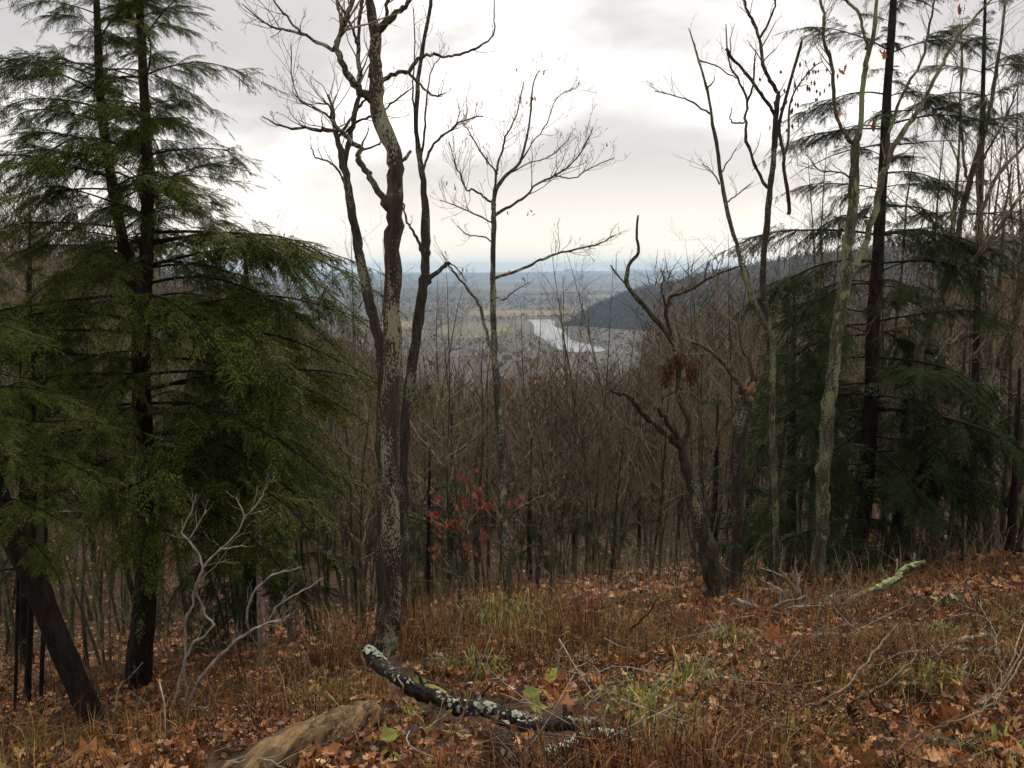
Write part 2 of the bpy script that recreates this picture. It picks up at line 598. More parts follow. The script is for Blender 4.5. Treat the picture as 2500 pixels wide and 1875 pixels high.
vx = np.linspace(-16000, 16000, 60)
vy = np.linspace(600, 20500, 60)
VX, VY = np.meshgrid(vx, vy)
tag(link('valley_floor', grid_mesh('valley_floor', VX, VY, np.full_like(VX, VZ), M['valley'])), kind='structure')


def flat_patch(name, pts, mat, lift):
    P = [valley(a, b) for a, b in pts]
    me = bpy.data.meshes.new(name)
    me.from_pydata([(p.x, p.y, VZ + lift) for p in P], [], [tuple(range(len(P)))])
    me.materials.append(mat)
    o = link(name, me)
    return tag(o, kind='structure'), [(p.x, p.y) for p in P]


clear = []
RIVER = [(1283, 781), (1300, 790), (1304, 805), (1306, 818), (1325, 828), (1345, 846), (1390, 861), (1475, 859), (1466, 848), (1442, 842), (1410, 837), (1388, 826), (1377, 808), (1353, 797), (1350, 782)]
RIVER = [tuple(q) for q in spline(RIVER + RIVER[:1], 4)[:-1]]
o, poly = flat_patch('river', RIVER, M['water'], 1.2)
clear.append(poly)
for pts, m in (
        ([(1150, 760), (1250, 758), (1400, 759), (1396, 769), (1300, 772), (1200, 773), (1140, 770)], 'field_tan'),
        ([(1075, 797), (1160, 788), (1250, 792), (1268, 806), (1240, 818), (1170, 826), (1100, 828), (1070, 812)], 'field_green'),
        ([(1435, 722), (1502, 719), (1497, 728), (1430, 730)], 'field_green'),
        ([(1285, 748), (1392, 746), (1395, 751), (1290, 753)], 'field_green'),
        ([(960, 785), (1032, 783), (1040, 800), (975, 806)], 'field_tan'),
        ([(1150, 843), (1215, 841), (1220, 850), (1150, 853)], 'field_green')):
    o, poly = flat_patch('field', pts, M[m], 0.5)
    clear.append(poly)


def inside(poly, X, Y):
    r = np.zeros(len(X), bool)
    j = len(poly) - 1
    for i in range(len(poly)):
        xi, yi = poly[i]
        xj, yj = poly[j]
        with np.errstate(divide='ignore', invalid='ignore'):
            r ^= ((yi > Y) != (yj > Y)) & (X < (xj - xi) * (Y - yi) / (yj - yi) + xi)
        j = i
    return r


def ridge(name, crest, front, back, rough, seed, nseg=110, rows=11):
    C = spline(np.array([[*at(a, b, d)] for a, b, d in crest]), max(2, nseg // len(crest)))
    rg = np.random.default_rng(seed)
    n = len(C)
    ph = rg.uniform(0, 6, 8)
    t = np.linspace(0, 1, n)
    prof = sum(np.sin(t * f * 6.283 + p) / f for f, p in zip((9, 17, 31, 55), ph)) * rough * 3
    X, Y, Z = [], [], []
    ks = np.concatenate([np.linspace(0, 1, rows), np.linspace(1, 0, 5)[1:]])
    for i, k in enumerate(ks):
        f = 1 - (1 - k) * (front if i < rows else -back) / np.hypot(C[:, 0], C[:, 1])
        bl = k * k * (3 - 2 * k)
        sp = 1 + 0 * t
        wig = rough * 6 * np.sin(t * 40 + ph[5] + k * 3) * k * (1 - k)
        X.append(C[:, 0] * f)
        Y.append(C[:, 1] * f)
        Z.append((VZ - 3) * (1 - bl) + (C[:, 2] + prof) * bl * sp + wig)
    X, Y, Z = map(np.array, (X, Y, Z))
    tag(link(name, grid_mesh(name, X, Y, Z, M['hill'])), kind='structure')
    return X, Y, Z


HR = ridge('hill', [(1380, 796, 2500), (1408, 778, 2500), (1432, 764, 2470), (1460, 749, 2450), (1500, 730, 2400), (1550, 711, 2350), (1640, 691, 2250), (1750, 664, 2100), (1900, 637, 1900), (2100, 609, 1700), (2300, 592, 1550), (2550, 574, 1450), (2900, 566, 1450)], 400, 700, 2.0, 3)
ridge('hill', [(-300, 690, 5200), (300, 700, 5000), (600, 694, 4800), (850, 697, 4700), (1000, 702, 4700), (1100, 698, 4600), (1160, 704, 4500), (1230, 716, 4500), (1330, 722, 4500)], 900, 900, 2.0, 4)
ridge('hill', [(-400, 680, 8500), (300, 684, 8200), (900, 683, 8000), (1200, 690, 7800), (1330, 692, 7600), (1385, 686, 7600), (1440, 694, 7600), (1600, 690, 7600), (2100, 680, 7800), (2900, 676, 8000)], 1800, 1500, 4.0, 5)
ridge('hill', [(-400, 671, 12500), (600, 669, 12500), (1000, 668, 12500), (1300, 667, 12500), (1500, 669, 12500), (1700, 666, 12500), (2900, 664, 12500)], 2500, 2000, 7.0, 6)
ridge('hill', [(-400, 667, 18500), (900, 665, 18500), (1250, 664, 18500), (1360, 662, 18500), (1388, 656, 18500), (1412, 661, 18500), (1500, 662, 18500), (1560, 659, 18500), (1640, 661, 18500), (2000, 658, 18500), (2900, 658, 18500)], 3000, 2000, 6.0, 8, 160)


def tufts(name, X, Y, Z, w, h, mat, per=6, seed=1):
    """far bare crowns: a few ragged twig-mass facets for each tree"""
    rg = np.random.default_rng(seed)
    n = len(X)
    sz = rg.uniform(0.65, 1.3, n)
    c = np.stack([X, Y, Z], 1)[:, None, None, :]
    P = rg.normal(0, 0.36, (n, per, 1, 3)) + rg.normal(0, 0.20, (n, per, 3, 3))
    P[..., 0] *= w
    P[..., 1] *= w
    P[..., 2] = (P[..., 2] * 0.75 + 0.48) * h
    P *= sz[:, None, None, None]
    P = P + c
    V = P.reshape(-1, 3)
    F = np.arange(len(V)).reshape(-1, 3)
    o = link(name, arrays_mesh(name, V, F, mat))
    return o


Yv = np.sqrt(nr.uniform(1150 ** 2, 5200 ** 2, 30000))
Xv = nr.uniform(-0.75, 0.85, len(Yv)) * Yv
dens = lump(Xv, Yv, 0.006, 1.0) + lump(Xv, Yv, 0.0021, 4.0)
keep = dens > -0.9
for poly in clear:
    keep &= ~inside(poly, Xv, Yv)
# the town and the bank nearest to us stay half open
Xv, Yv = Xv[keep], Yv[keep]
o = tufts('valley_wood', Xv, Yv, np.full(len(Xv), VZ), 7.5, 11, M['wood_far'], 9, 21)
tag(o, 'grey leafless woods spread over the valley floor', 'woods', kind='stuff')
i = nr.integers(0, HR[0].shape[0] - 5, 15000)
j = nr.integers(0, HR[0].shape[1] - 1, 15000)
a, b = nr.random(15000), nr.random(15000)


def bil(A):
    return (A[i, j] * (1 - a) + A[i + 1, j] * a) * (1 - b) + (A[i, j + 1] * (1 - a) + A[i + 1, j + 1] * a) * b


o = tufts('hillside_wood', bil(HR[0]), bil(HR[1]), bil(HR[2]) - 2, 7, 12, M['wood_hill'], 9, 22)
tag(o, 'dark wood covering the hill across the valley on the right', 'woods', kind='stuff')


# houses of the valley town
def house(p, w, l, h, rot, wall, roof, label, cat, group):
    e = empty('house', (p.x, p.y, VZ + 0.6), label, cat, group)
    e.rotation_euler.z = rot
    m = MB()
    m.add([(-l, -w, 0), (l, -w, 0), (l, w, 0), (-l, w, 0), (-l, -w, h), (l, -w, h), (l, w, h), (-l, w, h), (-l, 0, h + w * 0.7), (l, 0, h + w * 0.7)],
          [(0, 1, 5, 4), (1, 2, 6, 9, 5), (2, 3, 7, 6), (3, 0, 4, 8, 7)])
    m.build('wall', M[wall], e, smooth_shade=False)
    m = MB()
    ov, t, rz = 0.5, 0.25, h + w * 0.7
    for sg in (-1, 1):
        m.add([(-l - ov, 0, rz + t), (l + ov, 0, rz + t), (l + ov, sg * (w + ov), h - 0.3 + t), (-l - ov, sg * (w + ov), h - 0.3 + t),
               (-l - ov, 0, rz + 0.02), (l + ov, 0, rz + 0.02), (l + ov, sg * (w + ov), h - 0.3), (-l - ov, sg * (w + ov), h - 0.3)],
              [(0, 1, 2, 3), (4, 7, 6, 5), (2, 6, 7, 3), (0, 3, 7, 4), (1, 5, 6, 2)])
    m.build('roof', M[roof], e, smooth_shade=False)
    for k in (-0.55, 0.0, 0.55):
        m = MB()
        m.add([(k * l - 0.7, -w - 0.06, h * 0.35), (k * l + 0.7, -w - 0.06, h * 0.35), (k * l + 0.7, -w - 0.06, h * 0.75), (k * l - 0.7, -w - 0.06, h * 0.75)], [(0, 1, 2, 3)])
        m.build('window', M['roof_grey'], e, smooth_shade=False)
    return e


for k in range(24):
    px = 1085 + 215 * (k / 23) + rng.uniform(-9, 9)
    row = rng.uniform(853, 882)
    w = rng.uniform(4, 6.5)
    wall = rng.choice(['house_white', 'house_white', 'house_brick'])
    house(valley(px, row), w, w * rng.uniform(1.2, 1.9), rng.uniform(5, 8), rng.uniform(-0.5, 0.5), wall, rng.choice(['roof_grey', 'roof_brown', 'roof_grey']),
          ('white' if wall == 'house_white' else 'brick red') + ' house of the small town on the near side of the river', 'house', 'houses of the valley town')
for px, row in ((1468, 822), (1476, 828), (1462, 836), (1484, 833), (1512, 840), (1668, 838), (1720, 836), (1752, 842)):
    house(valley(px, row), 5, 8, 6, rng.uniform(-0.6, 0.6), 'house_white', 'roof_grey', 'white house on the far bank, right of the river', 'house', 'houses right of the river')
for px, row in ((1298, 729), (1312, 728), (1330, 729), (1342, 727), (1358, 728), (1412, 716), (1424, 714), (1437, 716), (1388, 712), (1456, 700)):
    house(valley(px, row), 9, 28, 9, rng.uniform(-0.25, 0.25), 'house_white', 'roof_grey', 'long pale building in the far fields up the valley', 'building', 'pale buildings far up the valley')


# ------------------------------------------------------------------ trees
def rot_about(v, axis, a):
    return Matrix.Rotation(a, 3, axis) @ v


def twig_path(p, d, length, seg, up, rg, jit=0.25):
    pts = [p.copy()]
    q = p.copy()
    d = d.normalized()
    st = length / seg
    for i in range(seg):
        d = (d + Vector((rg.gauss(0, jit), rg.gauss(0, jit), rg.gauss(0, jit) * 0.7 + up))).normalized()
        q = q + d * st
        pts.append(q.copy())
    return pts


def sprout(mb, pts, r0, r1, count, length, rg, level=2, up=0.12, t0=0.2, spread=0.9, sides=3):
    """side twigs along a branch, each carrying finer ones"""
    n = len(pts)
    for _ in range(count):
        t = t0 + (1 - t0) * math.sqrt(rg.random())
        f = t * (n - 1)
        i = min(int(f), n - 2)
        p = Vector(pts[i]).lerp(Vector(pts[i + 1]), f - i)
        tan = (Vector(pts[i + 1]) - Vector(pts[i])).normalized()
        side = tan.cross(Vector((rg.gauss(0, 1), rg.gauss(0, 1), rg.gauss(0, 1))))
        if side.length < 1e-3:
            continue
        d = tan + side.normalized() * spread * rg.uniform(0.6, 1.3) + Vector((0, 0, up * 2))
        L = length * rg.uniform(0.45, 1.15) * (1.15 - 0.6 * t)
        r = max((r0 * (1 - t) + r1 * t) * 0.5, 0.0016)
        seg = 4 if level > 1 else 3
        tp = twig_path(p, d, L, seg, up, rg, 0.22)
        mb.tube(tp, np.linspace(r, max(r * 0.3, 0.0009), seg + 1), sides, cap=False)
        if level > 1:
            sprout(mb, tp, r, r * 0.3, max(2, int(count * 0.3) if count < 14 else 4), L * 0.5, rg, level - 1, up, 0.15, spread, 3)


def bare_variant(seed, H=10.0, lean=0.02, limbs=13, base=0.32, spread=0.55, multi=1):
    rg = random.Random(seed)
    tr, cr_ = MB(), MB()
    for st in range(multi):
        p = Vector((0, 0, -0.35))
        d = Vector((rg.gauss(0, lean) + (0.16 * math.cos(st * 2.2 + seed) if multi > 1 else 0), rg.gauss(0, lean) + (0.16 * math.sin(st * 2.2 + seed) if multi > 1 else 0), 1)).normalized()
        n = 12
        h = H * (1 if st == 0 else rg.uniform(0.6, 0.9))
        pts = [p.copy()]
        for i in range(n):
            d = (d + Vector((rg.gauss(0, 0.035), rg.gauss(0, 0.035), 0.02))).normalized()
            p = p + d * (h / n)
            pts.append(p.copy())
        r0 = rg.uniform(0.0038, 0.0085) * h
        rad = [r0 * (1.35 if i == 0 else (1 - 0.93 * (i / n) ** 0.9)) for i in range(n + 1)]
        tr.tube(pts, rad, 6)
        for k in range(limbs if st == 0 else limbs // 2):
            t = base + (0.97 - base) * ((k + rg.random()) / limbs)
            f = min(t, 0.98) * n
            i = int(f)
            q = pts[i].lerp(pts[i + 1], f - i)
            az = rg.uniform(0, 6.283)
            el = rg.uniform(0.45, 1.0)
            dv = Vector((math.cos(az) * spread, math.sin(az) * spread, el)).normalized()
            L = h * (0.34 * (1 - t) + 0.09) * rg.uniform(0.7, 1.25)
            r = rad[i] * 0.42
            lp = twig_path(q, dv, L, 6, 0.07, rg, 0.18)
            cr_.tube(lp, np.linspace(r, r * 0.22, 7), 4, cap=False)
            sprout(cr_, lp, r, r * 0.25, 9, L * 0.45, rg, 2, 0.10, 0.12, 0.75)
    return tr, cr_


BARE = []
for k in range(12):
    tr, crn = bare_variant(100 + k, limbs=(19, 15, 23)[k % 3], base=(0.3, 0.45, 0.22)[k % 3], spread=(0.72, 0.55, 0.98)[(k // 2) % 3], multi=(1, 1, 2, 1, 3)[k % 5], lean=(0.02, 0.05)[k % 2])
    bm_ = ('bark_grey', 'bark_lichen', 'bark_moss', 'bark_stem')[k % 4]
    BARE.append((tr.mesh('trunk', M[bm_]), crn.mesh('crown', M['twig' if k % 3 else 'bark_grey'])))


# hemlock boughs: four patterns of limb and needle spray, shared by every hemlock
def bough_variant(seed, L=2.4, droop=0.2, bend=0.0):
    rg = random.Random(seed)
    wood, leaf = MB(), MB()
    n = 14
    ax = []
    w1, w2 = rg.uniform(0, 6), rg.uniform(0, 6)
    for i in range(n + 1):
        t = i / n
        ax.append(Vector((L * t, L * (bend * t * t + 0.025 * math.sin(7 * t + w1) * t), L * (0.10 * math.sin(2.6 * t) - droop * t ** 2.0 + 0.015 * math.sin(9 * t + w2) * t))))
    wood.tube(ax, np.linspace(0.019, 0.003, n + 1), 5)

    def needles(p, d, nrm, ln):
        """one flat twig with two rows of short needles"""
        side = d.cross(nrm).normalized()
        k = max(3, int(ln / 0.012))
        v, f = [], []
        for i in range(k):
            s0 = ln * i / k
            dz = Vector((0, 0, -1.1 * s0 * s0))
            b0 = p + d * s0 + dz
            b1 = p + d * (s0 + ln / k * 0.95) + dz
            w = 0.0145 * (1 - 0.55 * (i / k)) * rg.uniform(0.75, 1.25)
            o = len(v)
            v += [b0, b1, b1 + side * w + d * 0.004 + nrm * rg.uniform(-0.002, 0.003), b1 - side * w + d * 0.004 + nrm * rg.uniform(-0.002, 0.003)]
            f += [(o, o + 1, o + 2), (o, o + 3, o + 1)]
        leaf.add(v, f)

    def twig(p, d, nrm, ln, sag, lev=0):
        side = d.cross(nrm).normalized()
        s_ = 0.02
        sg = 1
        while s_ < ln:
            t = s_ / ln
            q = p + d * s_ + Vector((0, 0, -sag * s_ * s_))
            l2 = (0.05 + 0.13 * (1 - t) ** 0.8) * rg.uniform(0.55, 1.2) * min(1, 0.45 + 1.1 * ln)
            dd = (d * 0.8 + side * sg * rg.uniform(0.55, 0.95) + Vector((0, 0, -0.1 - 0.6 * rg.random()))).normalized()
            if lev == 0 and ln > 0.35 and rg.random() < 0.22 and t < 0.8:
                twig(q, dd, nrm, l2 * 1.9, 0.9, 1)
            else:
                needles(q, dd, nrm, l2)
            sg = -sg
            s_ += 0.020 * rg.uniform(0.7, 1.35)
        pe = p + d * ln + Vector((0, 0, -sag * ln * ln))
        needles(pe - d * 0.03, (d + Vector((0, 0, -0.6))).normalized(), nrm, 0.09)
        wood.tube([p, p + d * ln * 0.5 + Vector((0, 0, -sag * (ln * 0.5) ** 2)), pe], [0.004, 0.0026, 0.001], 3, cap=False)

    x = 0.20 * L
    sg = 1
    ph = rg.uniform(0, 6)
    while x < L * 0.985:
        t = x / L
        f = t * n
        i = min(int(f), n - 1)
        p = ax[i].lerp(ax[i + 1], f - i)
        tan = (ax[i + 1] - ax[i]).normalized()
        nrm = Vector((rg.gauss(0, 0.35), rg.gauss(0, 0.35), 1)).normalized()
        side = nrm.cross(tan).normalized()
        clump = 0.5 + 0.5 * math.sin(t * 13 + ph + sg * 0.9)
        ln = (0.14 + 0.70 * math.sin(math.pi * min(1, (t * 0.85 + 0.17))) ** 0.8) * rg.uniform(0.45, 1.15) * (L / 2.4) * (1.08 - 0.45 * t) * (0.55 + 0.6 * clump)
        d = (tan * rg.uniform(0.45, 1.0) + side * sg * 0.9 + Vector((0, 0, rg.uniform(-0.45, 0.2)))).normalized()
        if rg.random() < 0.45 + 0.6 * clump:
            twig(p, d, nrm, ln, rg.uniform(0.3, 0.9))
        sg = -sg
        x += 0.050 * rg.uniform(0.6, 1.4)
    twig(ax[-1], (ax[-1] - ax[-2]).normalized(), Vector((0, 0, 1)), 0.22, 0.8)
    return wood, leaf


BOUGH = []
for k in range(6):
    w_, l_ = bough_variant(300 + k, 2.4, (0.10, 0.32, 0.20, 0.45, 0.15, 0.28)[k], (0.0, 0.12, -0.14, 0.05, 0.2, -0.08)[k])
    BOUGH.append((w_.mesh('bough', M['bark_hemlock']), l_.mesh('needles', M['needle'], smooth_shade=False)))
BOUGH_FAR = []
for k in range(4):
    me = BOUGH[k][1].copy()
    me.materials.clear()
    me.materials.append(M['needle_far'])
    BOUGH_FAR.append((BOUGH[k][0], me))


def bough(parent, p, az, tilt, L, set_=BOUGH, roll=0.0, rg=rng):
    k = rg.randrange(len(set_))
    o = link('bough', set_[k][0], parent)
    o.location = p
    o.rotation_euler = (roll, -tilt, az)
    s_ = L / 2.4
    o.scale = (s_, s_ * rg.uniform(0.85, 1.1) * (1 if rg.random() < 0.5 else -1), s_)
    f = link('needles', set_[k][1], o)
    return o


def px_path(spec, d, rg=None, drift=0.0, jit=0.0):
    """photograph polyline with widths -> world polyline with radii"""
    S_ = spline(spec, 4)
    if jit:                       # small knees so that limbs do not run like hoses
        jr = np.random.default_rng(int(abs(spec[0][0]) * 3 + len(spec)))
        J = jr.normal(0, 1, (len(S_), 2)) * (S_[:, 2:3] * 0.10 + 0.7) * jit
        J[0] = 0
        S_[:, :2] += J
        S_[:, 2] *= jr.uniform(0.9, 1.12, len(S_))
    n = len(S_)
    pts, rad = [], []
    for i, (a_, b_, w_) in enumerate(S_):
        t = i / (n - 1)
        dd = d + drift * t
        pts.append(at(a_, b_, dd))
        rad.append(max(w_, 1.2) * 0.5 * dd / FPX)
    return pts, rad


def path_at(pts, t):
    f = t * (len(pts) - 1)
    i = min(int(f), len(pts) - 2)
    return Vector(pts[i]).lerp(Vector(pts[i + 1]), f - i)


LEAF_OUT = None


def leaf_mesh(kind, mat, seed, size=0.1, curl=0.3):
    """one leaf: a fan of faces round its midrib, lobed like oak or maple, or plain oval"""
    rg = random.Random(seed)
    if kind == 'oak':
        half = [(0.0, 0.02), (0.14, 0.10), (0.22, 0.06), (0.36, 0.22), (0.46, 0.10), (0.60, 0.27), (0.70, 0.12), (0.84, 0.17), (0.93, 0.06), (1.0, 0.0)]
    elif kind == 'maple':
        half = [(0.0, 0.02), (0.02, 0.22), (0.20, 0.24), (0.24, 0.50), (0.42, 0.30), (0.62, 0.46), (0.60, 0.20), (0.78, 0.14), (1.0, 0.0)]
    else:
        half = [(0.0, 0.02), (0.12, 0.16), (0.30, 0.27), (0.5, 0.29), (0.72, 0.2), (0.9, 0.07), (1.0, 0.0)]
    m = MB()
    cx, cyv = rg.uniform(-1, 1), rg.uniform(0.4, 1)

    def bend(x, y):
        return ((x - 0.5) * size, y * size, size * (curl * (cyv * (x - 0.5) ** 2 * 1.6 + 1.9 * y * y * (1 if cx > -0.3 else -1)) + 0.05 * math.sin(9 * x + 5 * y + seed)))

    spine = [bend(x, 0) for x, _ in half]
    for sg in (-1, 1):
        edge = [bend(x, sg * y * rg.uniform(0.85, 1.1)) for x, y in half]
        o = len(half)
        f = []
        for i in range(o - 1):
            q = (i, i + 1, o + i + 1, o + i)
            f.append(q if sg > 0 else q[::-1])
        m.add(spine + edge, f)
    # stalk
    a0 = bend(0, 0)
    b0 = bend(-0.25, 0.02)
    m.add([a0, (a0[0], a0[1] + 0.02 * size, a0[2]), b0], [(0, 1, 2)])
    me = m.mesh('leaf', mat, smooth_shade=True)
    return me


LEAF = {}
for kind in ('oak', 'maple', 'oval'):
    for mt in ('leaf_one', 'leaf_yellow', 'leaf_orange'):
        LEAF[kind, mt] = [leaf_mesh(kind, M[mt], 40 + k * 7, 0.1, (0.15, 0.4, 0.7)[k]) for k in range(3)]


def hang_leaf(parent, p, size, mt='leaf_orange', kind='oak', rg=rng):
    o = link('leaf', rg.choice(LEAF[kind, mt]), parent)
    o.location = p
    o.rotation_euler = (rg.uniform(-0.6, 0.6), rg.uniform(0.7, 1.7), rg.uniform(0, 6.28))
    s_ = size / 0.1
    o.scale = (s_, s_, s_)
    return o


def hero(name, label, cat, d, mat, trunk, limbs=(), twig_n=6, twig_len=0.5, seed=1, leaves=(), leaf_size=0.07, group=None, sides=12, limb_mat=None, up=0.12, twig_mat=None, top_extra=True, lvl=3):
    rg = random.Random(seed)
    rn = np.random.default_rng(seed)
    pts, rad = px_path(trunk, d, jit=0.45)
    # set the foot into the slope
    b = pts[0]
    z = gz(b.x, b.y)
    base = Vector((b.x, b.y, z))
    e = empty(name, base, label, cat, group)
    dz = z - 0.25 - b.z
    if dz < 0:
        pts = [Vector((b.x, b.y, z - 0.25))] + pts
        rad = [rad[0] * 1.25] + rad
    m = MB()
    m.tube(pts, rad, 18, wob=0.035, rg=rn, flute=0.045)
    m.build('trunk', M[mat], e, base)
    tw = MB()
    if twig_n:
        up_pts = [p for p in pts if p.z > base.z + 0.55 * (pts[-1].z - base.z)]
        if len(up_pts) > 2:
            sprout(tw, up_pts, rad[-1] * 1.3, rad[-1], twig_n, twig_len, rg, lvl, up)
    if tw.f:
        tw.build('twigs', M[twig_mat or 'twig'], e, base)['kind'] = 'stuff'
    for li, spec in enumerate(limbs):
        n_tw = None
        if isinstance(spec, dict):
            n_tw = spec.get('n')
            tl = spec.get('len', twig_len)
            dr = spec.get('drift')
            spec = spec['p']
        else:
            tl = twig_len
            dr = None
        ln = sum(math.hypot(spec[i + 1][0] - spec[i][0], spec[i + 1][1] - spec[i][1]) for i in range(len(spec) - 1)) * d / FPX
        if dr is None:
            dr = rg.uniform(-0.45, 0.45) * ln
        lp, lr = px_path(spec, d, drift=dr, jit=1.0)
        m = MB()
        m.tube(lp, lr, 7, wob=0.06, rg=rn)
        lo = m.build('limb', M[limb_mat or mat], e, base)
        nn = int(twig_n * (0.5 + ln)) if n_tw is None else int(n_tw * 1.3)
        if nn > 0:
            tw = MB()
            sprout(tw, lp, lr[0], lr[-1], nn, tl, rg, lvl, up, 0.18)
            tw.build('twigs', M[twig_mat or 'twig'], lo, base)['kind'] = 'stuff'
    for (a_, b_) in leaves:
        for k in range(rg.choice((1, 2, 2, 3))):
            hang_leaf(e, at(a_ + rg.uniform(-9, 9), b_ + rg.uniform(-7, 9), d + rg.uniform(-0.15, 0.15)) - base, leaf_size * rg.uniform(0.7, 1.2), 'leaf_orange', 'oak', rg)
    return e, base, pts


# the lichen-flecked tree in the middle and the two darker stems behind it
hero('lichen_tree', 'pale lichen-flecked trunk in the middle, forking high up, nearest standing tree', 'tree', 6.2, 'bark_main',
     [(944, 1578, 86), (947, 1552, 66), (950, 1525, 54), (957, 1444, 46), (957, 1322, 44), (950, 1200, 43), (952, 1047, 42), (955, 885, 40), (957, 722, 39), (960, 610, 38), (962, 529, 38), (966, 427, 37), (960, 366, 36), (932, 305, 34), (918, 236, 32), (918, 183, 29), (916, 134, 26), (916, 77, 25), (903, 0, 19), (896, -120, 15), (905, -260, 9), (900, -380, 4)],
     [{'p': [(910, 245, 24), (870, 215, 18), (845, 175, 16), (825, 130, 15), (822, 110, 13), (835, 75, 12), (845, 40, 12), (862, 0, 11), (880, -90, 9), (870, -200, 4)], 'n': 8, 'drift': -0.3},
      {'p': [(822, 122, 10), (775, 105, 8), (735, 82, 7), (700, 75, 6), (650, 58, 4), (590, 10, 2.5)], 'n': 9, 'drift': 0.3},
      {'p': [(735, 82, 6), (700, 40, 5), (670, 5, 4), (650, -40, 3)], 'n': 5, 'drift': 0.2},
      {'p': [(922, 75, 20), (950, 48, 16), (985, 20, 12), (1000, 0, 10), (1040, -80, 8), (1060, -190, 4)], 'n': 6, 'drift': -0.4},
      {'p': [(945, 48, 9), (946, 0, 8), (955, -90, 5)], 'n': 4},
      {'p': [(932, 201, 12), (965, 180, 10), (998, 174, 10), (1020, 145, 8), (1050, 132, 7), (1095, 138, 6), (1130, 130, 5.5), (1170, 112, 5), (1203, 85, 4), (1207, 40, 3), (1208, -10, 2)], 'n': 3, 'len': 0.3, 'drift': 0.5},
      {'p': [(998, 176, 7), (1015, 197, 6), (1040, 220, 6), (1055, 233, 5), (1082, 230, 4)], 'n': 4, 'len': 0.25},
      {'p': [(930, 275, 5), (960, 250, 4), (990, 225, 3.5), (1010, 210, 2)], 'n': 4, 'len': 0.3},
      {'p': [(950, 510, 22), (915, 450, 16), (885, 405, 15), (873, 385, 14), (882, 362, 13), (860, 350, 12), (838, 325, 11), (815, 316, 10), (780, 318, 9), (745, 312, 7), (700, 312, 5), (640, 285, 3)], 'n': 9, 'len': 0.4, 'drift': 0.5},
      {'p': [(835, 325, 8), (812, 295, 9), (806, 262, 6), (790, 246, 4)], 'n': 7, 'len': 0.45},
      {'p': [(808, 290, 6), (780, 270, 4), (745, 255, 3), (715, 225, 2)], 'n': 7, 'len': 0.4},
      {'p': [(968, 400, 10), (984, 389, 9), (1004, 370, 8)], 'n': 0}],
     8, 0.55, 5)
hero('dark_tree', 'dark slender stem leaning left behind the lichen-flecked trunk', 'tree', 7.4, 'bark_stem',
     [(935, 1540, 34), (934, 1400, 30), (934, 1200, 28), (934, 1000, 27), (934, 870, 26), (922, 816, 26), (902, 734, 24), (881, 641, 23), (875, 610, 22), (863, 529, 20), (846, 439, 18), (838, 395, 17), (824, 338, 13), (814, 293, 10), (812, 262, 7), (800, 230, 5)],
     [{'p': [(840, 400, 14), (850, 354, 13), (863, 293, 12), (875, 244, 11), (879, 183, 10), (875, 102, 9), (879, 40, 8), (885, 0, 8), (880, -120, 6), (890, -220, 3)], 'n': 10, 'drift': 0.3},
      {'p': [(875, 110, 7), (862, 75, 6), (840, 30, 5), (815, -10, 4)], 'n': 5},
      {'p': [(824, 335, 8), (850, 300, 7), (870, 268, 7), (892, 245, 5)], 'n': 3},
      {'p': [(838, 330, 6), (862, 305, 6), (900, 285, 6), (925, 280, 5)], 'n': 4},
      {'p': [(848, 470, 6), (838, 440, 5), (815, 402, 5), (790, 390, 4), (772, 385, 4), (760, 362, 3)], 'n': 4, 'len': 0.3},
      {'p': [(815, 295, 5), (770, 262, 4), (730, 240, 3), (712, 180, 2.5), (710, 110, 2)], 'n': 7}],
     10, 0.6, 6)
hero('dark_tree', 'dark stem just right of the lichen-flecked trunk with a broken side stub', 'tree', 7.8, 'bark_stem',
     [(981, 1530, 24), (985, 1322, 21), (985, 1210, 22), (987, 1088, 23), (995, 966, 25), (1007, 885, 25), (1020, 783, 25), (1032, 702, 23), (1038, 641, 22), (1039, 590, 23), (1036, 488, 16), (1031, 427, 14), (1021, 366, 12), (1015, 305, 10), (1019, 224, 10), (1025, 163, 9), (1034, 102, 9), (1046, 41, 8), (1052, 0, 8), (1060, -110, 6), (1055, -220, 3)],
     [{'p': [(1035, 700, 14), (1058, 672, 12), (1085, 648, 11), (1098, 641, 9)], 'n': 0},
      {'p': [(1098, 641, 3), (1120, 660, 3), (1140, 690, 2)], 'n': 3, 'len': 0.3},
      {'p': [(1030, 430, 8), (1040, 395, 6), (1060, 350, 6), (1100, 318, 5), (1130, 295, 4), (1180, 282, 3)], 'n': 10, 'len': 0.5},
      {'p': [(1026, 400, 6), (1034, 340, 5), (1040, 270, 4), (1050, 180, 3), (1075, 140, 2)], 'n': 8, 'len': 0.4},
      {'p': [(1030, 615, 8), (1018, 580, 7), (1000, 555, 6), (990, 530, 5), (984, 497, 4)], 'n': 2, 'len': 0.2},
      {'p': [(1016, 300, 5), (1008, 220, 4), (1012, 130, 3), (1010, 20, 2)], 'n': 5}],
     9, 0.55, 8)
